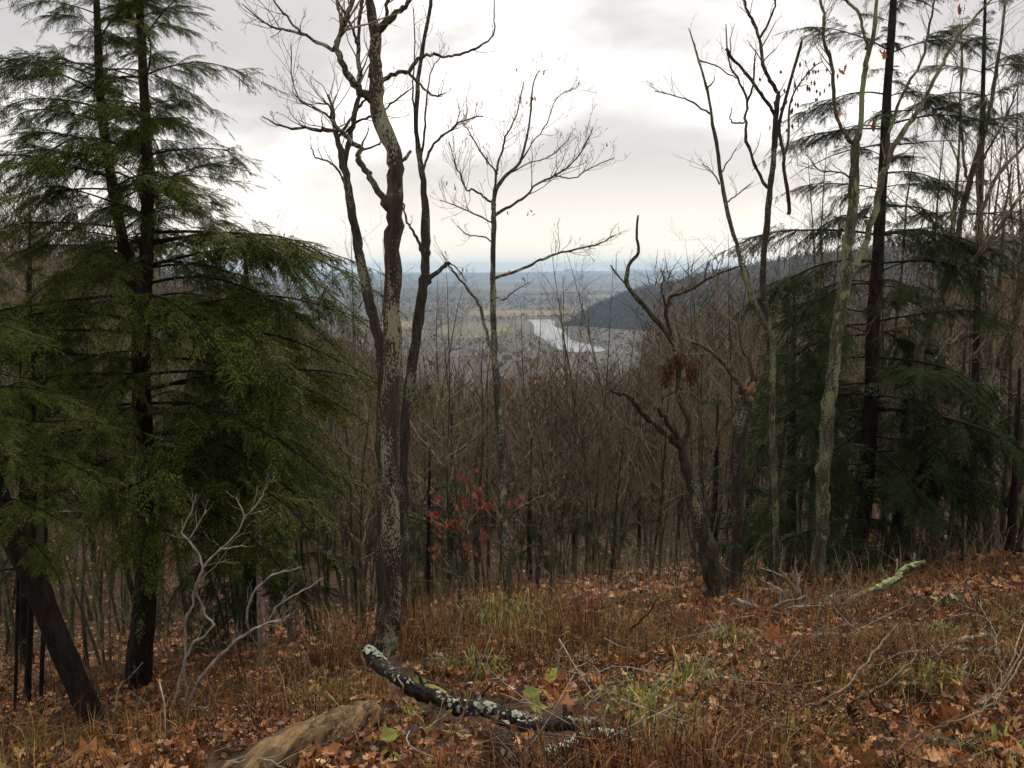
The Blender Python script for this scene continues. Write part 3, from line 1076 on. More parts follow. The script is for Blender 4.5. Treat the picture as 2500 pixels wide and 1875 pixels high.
# slender oak
hero('slender_oak', 'slender young oak in the middle holding a few last russet leaves', 'tree', 8.3, 'bark_oak',
     [(1252, 1545, 22), (1241, 1444, 19), (1237, 1363, 19), (1229, 1261, 19), (1225, 1180, 18), (1222, 1080, 18), (1215, 1000, 16), (1213, 930, 16), (1207, 866, 15), (1205, 800, 14), (1203, 722, 13), (1204, 671, 12), (1204, 590, 11), (1206, 529, 11), (1204, 492, 10), (1215, 456, 9), (1237, 427, 8), (1270, 395, 6), (1286, 334, 5), (1294, 285, 4), (1302, 203, 3), (1318, 171, 2)],
     [{'p': [(1206, 492, 6), (1210, 440, 6), (1213, 415, 5.5), (1225, 366, 5), (1240, 325, 4), (1265, 265, 3), (1280, 200, 2)], 'n': 16},
      {'p': [(1208, 527, 8), (1235, 508, 7), (1275, 485, 6), (1310, 450, 5), (1355, 430, 5), (1400, 395, 4), (1425, 360, 3), (1450, 310, 2)], 'n': 16},
      {'p': [(1355, 430, 4), (1400, 435, 3), (1440, 410, 3), (1500, 385, 2)], 'n': 9, 'len': 0.4},
      {'p': [(1203, 494, 6), (1180, 480, 5), (1155, 462, 5), (1138, 463, 4), (1125, 430, 4), (1110, 400, 3), (1098, 350, 2)], 'n': 14},
      {'p': [(1202, 543, 4), (1165, 525, 4), (1120, 505, 3), (1075, 490, 2)], 'n': 10, 'len': 0.4},
      {'p': [(1202, 590, 4), (1180, 578, 3.5), (1140, 572, 3), (1115, 552, 2)], 'n': 5, 'len': 0.3},
      {'p': [(1206, 680, 8), (1265, 660, 7), (1310, 640, 6), (1340, 625, 6), (1370, 617, 5), (1420, 605, 5), (1465, 595, 4), (1500, 575, 2.5)], 'n': 14, 'len': 0.4},
      {'p': [(1215, 425, 4), (1180, 380, 4), (1150, 330, 3), (1130, 300, 2)], 'n': 10},
      {'p': [(1203, 850, 10), (1190, 824, 9), (1175, 760, 8), (1165, 735, 7), (1140, 705, 6), (1105, 660, 5), (1088, 640, 4)], 'n': 5},
      {'p': [(1205, 720, 4), (1230, 732, 4), (1250, 715, 3), (1290, 690, 2)], 'n': 6, 'len': 0.3},
      {'p': [(1229, 1278, 7), (1265, 1240, 6), (1310, 1218, 5), (1345, 1203, 3)], 'n': 3, 'len': 0.3},
      {'p': [(1270, 395, 4), (1300, 350, 3), (1335, 300, 3), (1360, 240, 2), (1400, 215, 2)], 'n': 14},
      {'p': [(1250, 420, 4), (1290, 398, 3), (1345, 380, 2.5), (1390, 340, 2)], 'n': 10, 'len': 0.4}],
     14, 0.5, 9,
     [(1256, 162), (1320, 175), (1280, 252), (1308, 242), (1183, 350), (1190, 392), (1113, 452), (1345, 374), (1474, 350), (1240, 515), (1297, 520), (1098, 440), (1128, 663), (1138, 665), (1285, 685), (1243, 672), (1147, 842), (1150, 858), (1187, 830), (1260, 840), (1240, 925), (1255, 930), (1300, 925), (1235, 945), (1340, 950)], 0.052, up=0.10)
# trees of the right-hand group
hero('thin_tree', 'thin grey tree leaning left against the sky, right of the valley view', 'tree', 10.4, 'bark_lichen',
     [(1897, 1400, 18), (1895, 1355, 16), (1893, 1275, 15), (1891, 1170, 15), (1885, 1047, 15), (1885, 966, 15), (1887, 885, 15), (1881, 820, 15), (1852, 763, 14), (1828, 702, 13), (1811, 651, 11), (1803, 612, 10), (1779, 529, 9), (1763, 447, 9), (1752, 366, 8), (1740, 305, 7), (1728, 224, 6), (1706, 150, 5), (1696, 110, 4), (1681, 69, 2)],
     [{'p': [(1733, 278, 5), (1690, 250, 4), (1650, 235, 3), (1600, 222, 2)], 'n': 8},
      {'p': [(1728, 215, 4), (1740, 200, 3), (1746, 188, 2)], 'n': 2, 'len': 0.25},
      {'p': [(1706, 146, 4), (1745, 160, 3), (1785, 185, 3), (1800, 192, 2)], 'n': 5},
      {'p': [(1757, 450, 4), (1740, 420, 3), (1715, 400, 2)], 'n': 4},
      {'p': [(1763, 420, 4), (1780, 390, 3), (1800, 360, 2)], 'n': 3},
      {'p': [(1774, 495, 4), (1800, 475, 3), (1830, 450, 2)], 'n': 4}],
     6, 0.6, 12)
hero('snag_tree', 'grey tree with a snapped top and curved limbs, dead branch hanging from it', 'tree', 10.6, 'bark_stem',
     [(1885, 1395, 20), (1888, 1200, 18), (1882, 1000, 17), (1880, 830, 16), (1866, 740, 15), (1862, 675, 14), (1870, 570, 14), (1881, 460, 13), (1889, 386, 12), (1893, 305, 12), (1899, 244, 11), (1902, 224, 8)],
     [{'p': [(1881, 460, 9), (1868, 447, 8), (1844, 403, 7), (1824, 346, 7), (1820, 285, 6), (1824, 244, 6), (1799, 191, 5), (1780, 150, 4), (1772, 60, 2)], 'n': 6},
      {'p': [(1893, 280, 9), (1870, 245, 8), (1844, 212, 8), (1803, 159, 7), (1771, 118, 7)], 'n': 1},
      {'p': [(1898, 225, 9), (1881, 195, 9), (1864, 155, 8), (1854, 94, 7), (1840, 53, 7), (1820, 20, 6), (1812, -40, 5), (1800, -120, 3)], 'n': 6},
      {'p': [(1856, 92, 6), (1880, 45, 5), (1893, 0, 4), (1900, -70, 3)], 'n': 4},
      {'p': [(1822, 248, 5), (1836, 222, 5), (1842, 160, 4), (1846, 120, 2)], 'n': 4},
      {'p': [(1818, 298, 4), (1795, 300, 4), (1782, 290, 3), (1788, 262, 2)], 'n': 2, 'len': 0.3}],
     4, 0.6, 13)
hero('lichen_tree', 'tall right-hand trunk covered in green lichen and forking in three', 'tree', 9.8, 'bark_lichen',
     [(1990, 1425, 38), (1992, 1403, 35), (2003, 1322, 34), (2009, 1241, 33), (2008, 1170, 32), (2019, 1047, 33), (2027, 966, 32), (2037, 885, 30), (2041, 824, 29), (2050, 763, 28), (2062, 694, 28), (2067, 653, 25), (2068, 610, 24), (2080, 529, 24), (2086, 447, 22), (2087, 358, 19), (2098, 317, 13), (2108, 203, 12), (2115, 155, 11), (2133, 81, 9), (2140, 0, 8), (2150, -110, 5), (2150, -220, 3)],
     [{'p': [(2082, 350, 11), (2068, 334, 9), (2041, 285, 8), (2035, 203, 8), (2029, 150, 8), (2011, 102, 7), (2013, 41, 7), (2003, 0, 6), (2000, -100, 3)], 'n': 9},
      {'p': [(2114, 120, 8), (2117, 102, 8), (2102, 53, 7), (2092, 24, 7), (2064, 0, 6), (2040, -50, 4)], 'n': 4},
      {'p': [(2064, 700, 18), (2080, 655, 16), (2096, 633, 15), (2125, 561, 15), (2145, 470, 15), (2161, 407, 15), (2182, 358, 13), (2218, 305, 12), (2251, 252, 10), (2290, 180, 9), (2312, 130, 8), (2353, 73, 7), (2420, 0, 5), (2470, -60, 3)], 'n': 12, 'len': 0.7, 'drift': 0.8},
      {'p': [(2161, 407, 9), (2172, 325, 8), (2200, 240, 7), (2250, 150, 6), (2270, 60, 5), (2290, -40, 3)], 'n': 9, 'len': 0.7},
      {'p': [(2086, 440, 6), (2050, 420, 4), (2000, 415, 3), (1965, 370, 2)], 'n': 12, 'len': 0.5}],
     6, 0.65, 15, [(2060, 172), (2053, 270), (2160, 127), (2350, 15), (2148, 452), (2140, 310)], 0.13)
hero('twisted_tree', 'twisted tree with a long bent limb reaching left and moss on its foot', 'tree', 8.6, 'bark_moss',
     [(1752, 1464, 56), (1742, 1403, 48), (1722, 1322, 42), (1704, 1241, 34), (1693, 1189, 28), (1674, 1141, 25), (1666, 1105, 23), (1668, 1083, 17), (1680, 1057, 13), (1684, 1035, 12), (1678, 1016, 11), (1666, 994, 10), (1656, 960, 10), (1652, 864, 11), (1626, 812, 11), (1597, 775, 11), (1561, 734, 10), (1532, 698, 10), (1530, 677, 10), (1540, 641, 8), (1559, 616, 7), (1554, 570, 6), (1558, 525, 4)],
     [{'p': [(1664, 1092, 20), (1645, 1074, 18), (1620, 1054, 15), (1592, 1030, 15), (1560, 996, 14), (1536, 968, 11), (1514, 960, 8), (1500, 957, 6), (1490, 950, 4)], 'n': 2, 'len': 0.3, 'drift': -0.5},
      {'p': [(1662, 1080, 14), (1650, 1060, 13), (1635, 1040, 12), (1616, 1011, 10), (1604, 994, 8)], 'n': 1, 'drift': -0.3},
      {'p': [(1616, 1000, 4), (1616, 975, 7), (1625, 966, 5), (1650, 958, 4), (1670, 945, 3)], 'n': 1, 'len': 0.2},
      {'p': [(1532, 695, 5), (1515, 680, 4), (1500, 661, 4), (1492, 645, 3)], 'n': 3, 'len': 0.3},
      {'p': [(1650, 870, 9), (1640, 820, 9), (1626, 771, 9), (1630, 742, 8), (1644, 722, 8), (1700, 698, 7), (1742, 673, 6), (1795, 653, 5), (1820, 640, 3)], 'n': 6, 'len': 0.45},
      {'p': [(1628, 765, 7), (1618, 730, 6), (1614, 706, 6), (1620, 680, 4), (1612, 655, 2)], 'n': 4, 'len': 0.3}],
     3, 0.4, 16, limb_mat='bark_red')
hero('broken_tree', 'mossy trunk snapped off at mid height with raw orange wood showing', 'tree', 10.2, 'bark_moss',
     [(1788, 1430, 44), (1795, 1380, 38), (1803, 1322, 35), (1803, 1275, 34), (1801, 1200, 35), (1801, 1129, 36), (1805, 1047, 36), (1818, 999, 32), (1824, 970, 28), (1826, 950, 22)],
     [{'p': [(1812, 960, 14), (1803, 938, 11), (1775, 901, 9), (1746, 868, 8), (1718, 848, 6), (1690, 835, 4)], 'n': 8},
      {'p': [(1830, 945, 10), (1833, 910, 9), (1832, 885, 8), (1812, 855, 6), (1806, 820, 4), (1800, 780, 3)], 'n': 6}],
     0, 0.6, 17)
snag = [o for o in bpy.data.objects if o.name == 'broken_tree'][0]
m = MB()
bp0 = at(1826, 962, 10.2)
for k in range(9):
    a0 = k * 0.7
    q = bp0 + Vector((math.cos(a0) * 0.045, math.sin(a0) * 0.045, 0))
    hgt = (0.06, 0.14, 0.10, 0.22, 0.12, 0.05, 0.13, 0.17, 0.08)[k]
    m.tube([q, q + Vector((0.02, 0, hgt * 0.6)), q + Vector((0.05, 0, hgt))], [0.036, 0.028, 0.010], 5)
m.build('broken_wood', M['raw_wood'], snag, snag.location)
# right edge
hero('edge_tree', 'double-limbed grey tree at the right edge bending out to the right', 'tree', 12.0, 'bark_grey',
     [(2215, 1440, 30), (2222, 1250, 27), (2232, 1050, 26), (2240, 930, 24), (2247, 858, 23), (2271, 774, 21), (2293, 717, 19), (2315, 673, 17), (2334, 627, 15), (2340, 570, 13), (2361, 468, 13), (2373, 427, 12), (2397, 346, 11), (2418, 264, 9), (2430, 183, 8), (2445, 90, 6), (2455, 0, 5), (2465, -120, 3)],
     [{'p': [(2366, 450, 8), (2355, 410, 7), (2353, 386, 6), (2344, 264, 5), (2350, 160, 4), (2345, 60, 2)], 'n': 22, 'len': 0.9},
      {'p': [(2312, 680, 13), (2347, 651, 12), (2373, 635, 11), (2434, 561, 10), (2490, 480, 8), (2540, 400, 5), (2570, 300, 3)], 'n': 22, 'len': 0.9},
      {'p': [(2380, 560, 7), (2393, 520, 8), (2438, 427, 8), (2500, 354, 7), (2560, 260, 4)], 'n': 22, 'len': 0.9},
      {'p': [(2236, 985, 17), (2255, 930, 16), (2280, 893, 15), (2312, 841, 12), (2323, 800, 11), (2307, 736, 9), (2275, 705, 7), (2247, 690, 6), (2255, 655, 4)], 'n': 12, 'len': 0.6},
      {'p': [(2314, 842, 9), (2345, 828, 8), (2375, 817, 7), (2415, 800, 6), (2440, 755, 5), (2456, 730, 3)], 'n': 10, 'len': 0.6},
      {'p': [(2375, 425, 7), (2410, 370, 6), (2450, 300, 5), (2490, 200, 3)], 'n': 12, 'len': 0.8}],
     22, 0.9, 18)
hero('edge_tree', 'forked grey tree nearest the right edge of the picture', 'tree', 14.0, 'bark_grey',
     [(2430, 1400, 24), (2428, 1200, 22), (2432, 1000, 20), (2430, 905, 18), (2424, 880, 12), (2412, 800, 10), (2405, 700, 9), (2400, 600, 7), (2385, 450, 5), (2390, 300, 3)],
     [{'p': [(2430, 905, 14), (2445, 860, 12), (2465, 810, 11), (2488, 750, 10), (2510, 690, 8), (2530, 560, 6), (2560, 400, 3)], 'n': 16, 'len': 1.0},
      {'p': [(2428, 1010, 8), (2465, 960, 7), (2490, 930, 6), (2530, 890, 4)], 'n': 9, 'len': 0.8}],
     26, 1.0, 19, [(2450, 635), (2468, 928), (2480, 940), (2445, 700)], 0.14)
hero('mossy_tree', 'lichen-streaked trunk standing farthest right among the leaf litter', 'tree', 13.0, 'bark_lichen',
     [(2405, 1395, 24), (2410, 1330, 21), (2416, 1250, 20), (2420, 1150, 20), (2415, 1000, 18), (2420, 850, 15), (2440, 700, 11), (2450, 550, 7), (2470, 400, 3)], [], 28, 1.0, 20)
hero('dark_pole', 'short dark leaning pole by the leaves at the right edge', 'tree', 11.5, 'bark_hemlock',
     [(2440, 1428, 26), (2452, 1390, 23), (2463, 1340, 22), (2470, 1290, 20), (2476, 1200, 16), (2484, 1050, 12), (2490, 900, 6)], [{'p': [(2458, 1240, 14), (2475, 1180, 12), (2505, 1140, 10), (2560, 1115, 8)], 'n': 3}], 6, 0.6, 21)

# thin dead branch caught in the snapped tree (held by it, a thing of its own)
m = MB()
lp, lr = px_path([(1925, 524, 9), (1927, 508, 9), (1921, 456, 9), (1913, 407, 8), (1914, 378, 8), (1903, 325, 8), (1903, 300, 8), (1917, 244, 8), (1934, 183, 7), (1954, 114, 7), (1958, 95, 3)], 10.5)
e = empty('hanging_branch', lp[0], 'dark red dead branch hanging broken beside the snapped grey tree', 'branch')
m.tube(lp, lr, 7, wob=0.06, rg=nr)
m.build('branch', M['bark_red'], e, lp[0])
lp2, lr2 = px_path([(1915, 378, 7), (1925, 338, 6), (1927, 264, 5), (1945, 215, 4), (1985, 165, 3), (2010, 150, 2)], 10.5, drift=-0.4)
m = MB()
m.tube(lp2, lr2, 6)
sprout(m, lp2, lr2[0], lr2[-1], 12, 0.45, rng, 2, 0.02)
sprout(m, lp[-12:], lr[-1], lr[-1] * 0.5, 8, 0.35, rng, 1, 0.02)
m.build('side_branch', M['twig'], e, lp[0])
m = MB()
for k in range(60):
    q = path_at(lp2, rng.uniform(0.3, 1)) + Vector((rng.gauss(0, 0.16), rng.gauss(0, 0.14), rng.gauss(-0.05, 0.18)))
    hgt = rng.uniform(0.05, 0.10)
    w = rng.uniform(0.012, 0.022)
    m.add([q, q + Vector((w, 0.01, -hgt * 0.5)), q + Vector((0, 0.004, -hgt)), q + Vector((-w, -0.01, -hgt * 0.5))], [(0, 1, 2), (0, 2, 3)])
m.build('dead_leaves', M['leaf_dead'], e, lp[0], False)['kind'] = 'stuff'

# dried leaf clumps caught in the twisted tree
for label, cx_, cy_, sx_, sy_ in (('rust brown clump of dead leaves caught left on the twisted tree', 1628, 905, 20, 34), ('smaller rust brown clump of dead leaves caught right on the twisted tree', 1688, 903, 16, 30), ('tangle of dead stems and leaves on top of the twisted tree', 1655, 878, 26, 18)):
    m = MB()
    for k in range(210):
        q = at(cx_ + rng.gauss(0, sx_ * 0.38), cy_ + rng.gauss(0, sy_ * 0.45), 8.6 + rng.gauss(0, 0.09))
        hgt = rng.uniform(0.03, 0.09)
        w = rng.uniform(0.006, 0.014)
        a0 = rng.uniform(0, 3.14)
        sd = Vector((math.cos(a0) * w, math.sin(a0) * w, 0))
        tilt = Vector((rng.gauss(0, 0.02), rng.gauss(0, 0.02), 0))
        m.add([q, q + sd + tilt * 0.5 - Vector((0, 0, hgt * 0.5)), q + tilt - Vector((0, 0, hgt)), q - sd + tilt * 0.5 - Vector((0, 0, hgt * 0.45))], [(0, 1, 2), (0, 2, 3)])
    o = m.build('dead_leaf_clump', M['leaf_dead'], None, None, False)
    o['kind'] = 'stuff'
    tag(o, label, 'leaf clump')


# hemlocks
def hemlock(label, d, stems, boughs, mat='bark_hemlock', set_=BOUGH, rg=None, auto=None, mult=(0.4, 0.6, 0.75, 0.95, 1.1, 1.25), dead=0):
    rg = rg or random.Random(31)
    rn = np.random.default_rng(5)
    e = None
    paths = []
    for si, st in enumerate(stems):
        pts, rad = px_path(st, d if si == 0 else d + 0.05)
        if si == 0:
            b = pts[0]
            z = gz(b.x, b.y)
            base = Vector((b.x, b.y, z))
            e = empty('hemlock', base, label, 'hemlock')
            pts = [Vector((b.x, b.y, min(z - 0.3, b.z - 0.1)))] + pts
            rad = [rad[0] * 1.2] + rad
        m = MB()
        m.tube(pts, rad, 18, wob=0.05, rg=rn, flute=0.07)
        m.build('trunk', M[mat], e, base)
        paths.append((pts, rad))
    # boughs given by where they leave the stem (photograph row), which way and how long
    for (si, row, az, tilt, L) in boughs:
        pts = paths[si][0]
        best = min(pts, key=lambda p: abs(rowof(p) - row))
        bough(e, best - base, az, tilt, L, set_, rg.uniform(-0.15, 0.15), rg)
    if auto:
        for si, r0, r1, n, L0, L1, t0, t1 in auto:
            pts = paths[si][0]
            for k in range(n):
                row = r0 + (r1 - r0) * (k + rg.random()) / n
                f = (row - r0) / (r1 - r0)
                best = min(range(len(pts)), key=lambda i: abs(rowof(pts[i]) - row))
                p = pts[best]
                bough(e, p - base + Vector((0, 0, rg.uniform(-0.04, 0.04))), k * 2.399 + rg.uniform(-0.4, 0.4), t0 + (t1 - t0) * f + rg.gauss(0, 0.17), (L0 + (L1 - L0) * f) * rg.choice(mult) * rg.uniform(0.9, 1.1), set_, rg.uniform(-0.45, 0.45), rg)
    for k in range(dead):         # bare dead branches low on the stem
        pts, rad = paths[0]
        i = rg.randrange(len(pts) // 5, len(pts) * 3 // 4)
        az = rg.uniform(0, 6.28)
        tp = twig_path(pts[i], Vector((math.cos(az), math.sin(az), rg.uniform(-0.3, 0.35))), rg.uniform(0.5, 1.6), 6, -0.03, rg, 0.14)
        m = MB()
        m.tube(tp, np.linspace(0.014, 0.003, 7), 5)
        sprout(m, tp, 0.008, 0.003, 6, 0.4, rg, 2, -0.02)
        m.build('dead_branch', M['bark_hemlock'], e, base)
    return e, base, paths


def rowof(p):
    f_ = p.y * CP - p.z * SP
    v = (p.y * SP + p.z * CP) / f_
    return 937.5 - v * FPX


PI = math.pi
hemlock('tall hemlock on the left with two stems joined at mid height', 9.0,
        [[(330, 1720, 74), (338, 1640, 64), (350, 1500, 56), (358, 1400, 52), (360, 1250, 48), (353, 1100, 46), (345, 950, 44), (345, 820, 42), (352, 700, 36), (358, 600, 30), (360, 450, 25), (356, 300, 22), (348, 150, 19), (340, 0, 17), (335, -150, 13), (330, -300, 8), (326, -420, 3)],
         [(345, 800, 34), (335, 730, 32), (315, 650, 26), (295, 560, 23), (272, 430, 21), (252, 300, 19), (243, 200, 17), (240, 100, 15), (236, 0, 13), (230, -120, 9), (226, -240, 3)]],
        [(0, 585, 0.0, 0.02, 2.7), (0, 600, -0.25, -0.05, 2.5), (0, 660, 0.12, 0.05, 2.5), (0, 800, -0.05, 0.12, 2.6), (0, 830, -0.5, 0.02, 2.7), (0, 855, 0.1, 0.03, 2.7), (0, 900, -0.15, -0.12, 2.7),
         (0, 980, 0.2, -0.2, 2.6), (0, 1150, 0.05, -0.15, 2.4), (0, 1200, -0.2, -0.2, 2.3), (0, 1220, 0.25, -0.12, 2.2), (0, 1080, 0.45, -0.15, 2.4), (0, 940, 0.5, -0.1, 2.4), (0, 1060, -0.1, -0.15, 2.4), (0, 1120, -0.35, -0.2, 2.5), (0, 1000, -0.6, -0.1, 2.5),
         (0, 880, PI + 0.5, 0.0, 2.2), (0, 930, PI + 0.9, -0.05, 2.2), (0, 960, PI + 0.2, -0.1, 2.4), (0, 1000, PI + 0.6, -0.15, 2.2), (0, 1080, PI - 0.1, -0.2, 2.2), (0, 900, -1.3, -0.05, 1.7), (0, 1000, -1.5, -0.15, 1.6), (0, 760, -1.2, -0.05, 1.7), (0, 660, -1.6, -0.05, 1.4),
         (1, 480, PI, -0.15, 1.6), (1, 420, PI + 0.3, 0.0, 1.5), (1, 290, PI - 0.1, 0.1, 1.5), (1, 600, PI, -0.1, 1.6), (1, 180, PI + 0.2, 0.15, 1.2)],
        rg=random.Random(32),
        auto=[(0, 1290, 900, 24, 2.0, 2.4, -0.15, -0.1), (0, 900, 500, 26, 2.3, 1.9, -0.12, 0.1), (0, 500, 0, 34, 1.75, 1.15, 0.05, 0.35), (0, 0, -400, 18, 1.1, 0.3, 0.35, 0.6),
              (1, 650, 300, 20, 1.5, 1.35, 0.0, 0.15), (1, 300, -60, 24, 1.35, 0.9, 0.1, 0.4), (1, -60, -230, 8, 0.8, 0.3, 0.35, 0.6)])
hemlock('leaning hemlock at the left edge with a dark slanting trunk', 6.4,
        [[(240, 1790, 66), (215, 1730, 60), (150, 1580, 58), (85, 1420, 60), (25, 1290, 60), (-45, 1120, 56), (-120, 900, 50), (-180, 650, 48), (-230, 400, 36), (-260, 150, 24), (-280, -60, 10)]],
        [(0, 1130, -0.15, -0.05, 1.3), (0, 1200, -0.6, -0.15, 1.1), (0, 1080, 0.2, 0.05, 1.2), (0, 1300, -0.4, -0.35, 0.8), (0, 940, -0.2, 0.0, 1.1), (0, 1400, PI + 0.4, -0.15, 1.0), (0, 1000, -0.9, 0, 1.1)],
        rg=random.Random(33), auto=[(0, 1050, 0, 34, 1.2, 0.5, -0.1, 0.3)])
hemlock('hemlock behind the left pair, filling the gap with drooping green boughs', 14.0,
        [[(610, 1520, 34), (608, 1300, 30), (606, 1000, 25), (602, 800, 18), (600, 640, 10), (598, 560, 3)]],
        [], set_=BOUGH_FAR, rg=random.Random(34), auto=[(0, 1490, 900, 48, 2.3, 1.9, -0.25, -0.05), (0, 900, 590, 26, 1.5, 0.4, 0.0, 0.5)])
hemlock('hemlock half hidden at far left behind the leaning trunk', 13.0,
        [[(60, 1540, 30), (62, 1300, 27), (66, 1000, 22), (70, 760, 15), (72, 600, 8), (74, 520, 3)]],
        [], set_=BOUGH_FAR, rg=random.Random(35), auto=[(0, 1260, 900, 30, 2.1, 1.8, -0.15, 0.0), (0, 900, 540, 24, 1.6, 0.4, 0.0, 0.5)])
hemlock('tall dark hemlock in the right-hand group with a straight black trunk', 12.0,
        [[(2070, 1440, 54), (2084, 1342, 47), (2104, 1241, 43), (2118, 1100, 38), (2128, 966, 34), (2130, 844, 32), (2134, 742, 28), (2141, 641, 25), (2150, 500, 22), (2160, 350, 20), (2168, 200, 18), (2178, 60, 16), (2186, -100, 12), (2192, -260, 7), (2196, -360, 3)]],
        [(0, 590, PI, -0.1, 2.6), (0, 480, PI - 0.2, 0.0, 1.5), (0, 640, PI + 0.1, -0.12, 2.6), (0, 560, 0.05, -0.03, 2.3), (0, 420, 0.0, -0.05, 1.6), (0, 700, PI + 0.4, -0.15, 2.2), (0, 240, 0.1, 0.1, 1.4), (0, 120, -0.2, 0.15, 1.5), (0, 330, PI - 0.4, 0.05, 1.3),
         (0, 800, PI + 0.3, -0.2, 2.2), (0, 860, PI - 0.2, -0.22, 2.1), (0, 930, PI + 0.1, -0.25, 2.3), (0, 1010, PI + 0.3, -0.25, 2.4), (0, 1050, -0.2, -0.25, 2.4), (0, 1000, -0.5, -0.22, 2.4), (0, 960, -0.9, -0.15, 2.0), (0, 1120, 0.0, -0.3, 2.3)],
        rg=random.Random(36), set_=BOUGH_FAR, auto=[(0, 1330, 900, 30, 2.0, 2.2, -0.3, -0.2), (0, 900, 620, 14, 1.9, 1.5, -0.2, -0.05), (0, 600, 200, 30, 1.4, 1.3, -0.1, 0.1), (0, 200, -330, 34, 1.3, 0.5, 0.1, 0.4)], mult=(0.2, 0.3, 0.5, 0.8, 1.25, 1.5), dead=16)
hemlock('ragged hemlock near the right edge, foliage only in scattered patches', 16.0,
        [[(2372, 1385, 24), (2376, 1200, 22), (2382, 900, 19), (2390, 600, 15), (2398, 300, 11), (2404, 60, 7), (2408, -120, 3)]],
        [(0, 220, PI, 0.0, 2.0), (0, 150, 0.2, 0.1, 1.8), (0, 540, 0.1, -0.1, 2.0), (0, 560, PI - 0.3, -0.1, 1.8), (0, 90, PI + 0.4, 0.1, 1.5), (0, 270, -0.4, 0.0, 1.6)], set_=BOUGH_FAR, rg=random.Random(46),
        auto=[(0, 330, -100, 26, 1.5, 0.5, 0.0, 0.35), (0, 640, 480, 8, 1.5, 1.4, -0.1, 0.0), (0, 1250, 1000, 10, 1.8, 1.6, -0.2, -0.1)], mult=(0.3, 0.5, 0.9, 1.3), dead=18)
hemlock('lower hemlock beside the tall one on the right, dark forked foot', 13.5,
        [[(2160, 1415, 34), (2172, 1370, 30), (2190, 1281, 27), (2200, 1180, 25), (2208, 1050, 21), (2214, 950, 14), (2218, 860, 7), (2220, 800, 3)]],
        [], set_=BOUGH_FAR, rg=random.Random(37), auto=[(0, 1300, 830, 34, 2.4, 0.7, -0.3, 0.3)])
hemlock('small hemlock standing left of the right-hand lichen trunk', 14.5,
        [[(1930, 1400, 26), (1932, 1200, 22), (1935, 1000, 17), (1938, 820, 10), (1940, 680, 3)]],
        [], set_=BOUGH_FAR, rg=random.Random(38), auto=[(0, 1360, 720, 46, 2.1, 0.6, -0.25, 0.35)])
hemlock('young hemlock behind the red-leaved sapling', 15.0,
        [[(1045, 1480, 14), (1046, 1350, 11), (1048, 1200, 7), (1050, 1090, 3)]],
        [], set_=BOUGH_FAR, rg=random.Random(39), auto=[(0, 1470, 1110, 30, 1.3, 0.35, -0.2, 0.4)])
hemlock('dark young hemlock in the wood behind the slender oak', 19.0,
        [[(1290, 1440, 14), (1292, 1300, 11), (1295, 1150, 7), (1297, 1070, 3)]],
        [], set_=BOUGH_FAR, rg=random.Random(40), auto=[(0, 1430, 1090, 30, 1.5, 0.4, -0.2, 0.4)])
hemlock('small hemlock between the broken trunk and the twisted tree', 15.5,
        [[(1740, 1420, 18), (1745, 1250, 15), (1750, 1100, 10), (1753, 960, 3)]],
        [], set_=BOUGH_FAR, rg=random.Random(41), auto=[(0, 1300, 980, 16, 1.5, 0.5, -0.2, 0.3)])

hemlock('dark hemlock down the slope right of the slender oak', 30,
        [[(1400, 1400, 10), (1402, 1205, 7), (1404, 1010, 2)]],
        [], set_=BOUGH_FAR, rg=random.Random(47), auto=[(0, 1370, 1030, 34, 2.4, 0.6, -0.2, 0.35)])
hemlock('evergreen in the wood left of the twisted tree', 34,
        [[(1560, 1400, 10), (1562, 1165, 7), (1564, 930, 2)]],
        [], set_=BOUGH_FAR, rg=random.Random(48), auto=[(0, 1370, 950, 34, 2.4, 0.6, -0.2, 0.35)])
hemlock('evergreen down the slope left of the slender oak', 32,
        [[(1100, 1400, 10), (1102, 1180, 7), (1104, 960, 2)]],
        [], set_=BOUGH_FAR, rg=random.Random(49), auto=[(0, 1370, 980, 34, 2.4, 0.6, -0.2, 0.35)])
# the leafless wood on the slope below
spots = []
rb = random.Random(77)


def top_row(px):
    if px < 650:
        return rb.uniform(480, 700)
    if px < 930:
        return rb.uniform(430, 800)
    if px < 1120:
        return rb.uniform(780, 1020) if rb.random() < 0.7 else rb.uniform(560, 780)
    if px < 1500:
        return rb.uniform(860, 1080) if rb.random() < 0.72 else rb.uniform(620, 860)
    if px < 1700:
        return rb.uniform(700, 960)
    if px < 1950:
        return rb.uniform(520, 860)
    return rb.uniform(300, 800)


tries = 0
while len(spots) < 238 and tries < 6000:
    tries += 1
    d = math.sqrt(rb.uniform(12.0 ** 2, 62.0 ** 2)) if rb.random() < 0.75 else rb.uniform(11, 28)
    px = rb.uniform(-120, 2620)
    if 900 < px < 1550 and d < 14 and rb.random() < 0.6:
        continue
    q = at(px, 1100, d)
    z = gz(q.x, q.y)
    ztop = at(px, top_row(px), d).z
    H = ztop - z
    if H < 3.2 or H > 19:
        continue
    if any((q.x - a_) ** 2 + (q.y - b_) ** 2 < (0.55 + 0.01 * d) ** 2 for a_, b_, *_ in spots):
        continue
    spots.append((q.x, q.y, z, H, px, d))


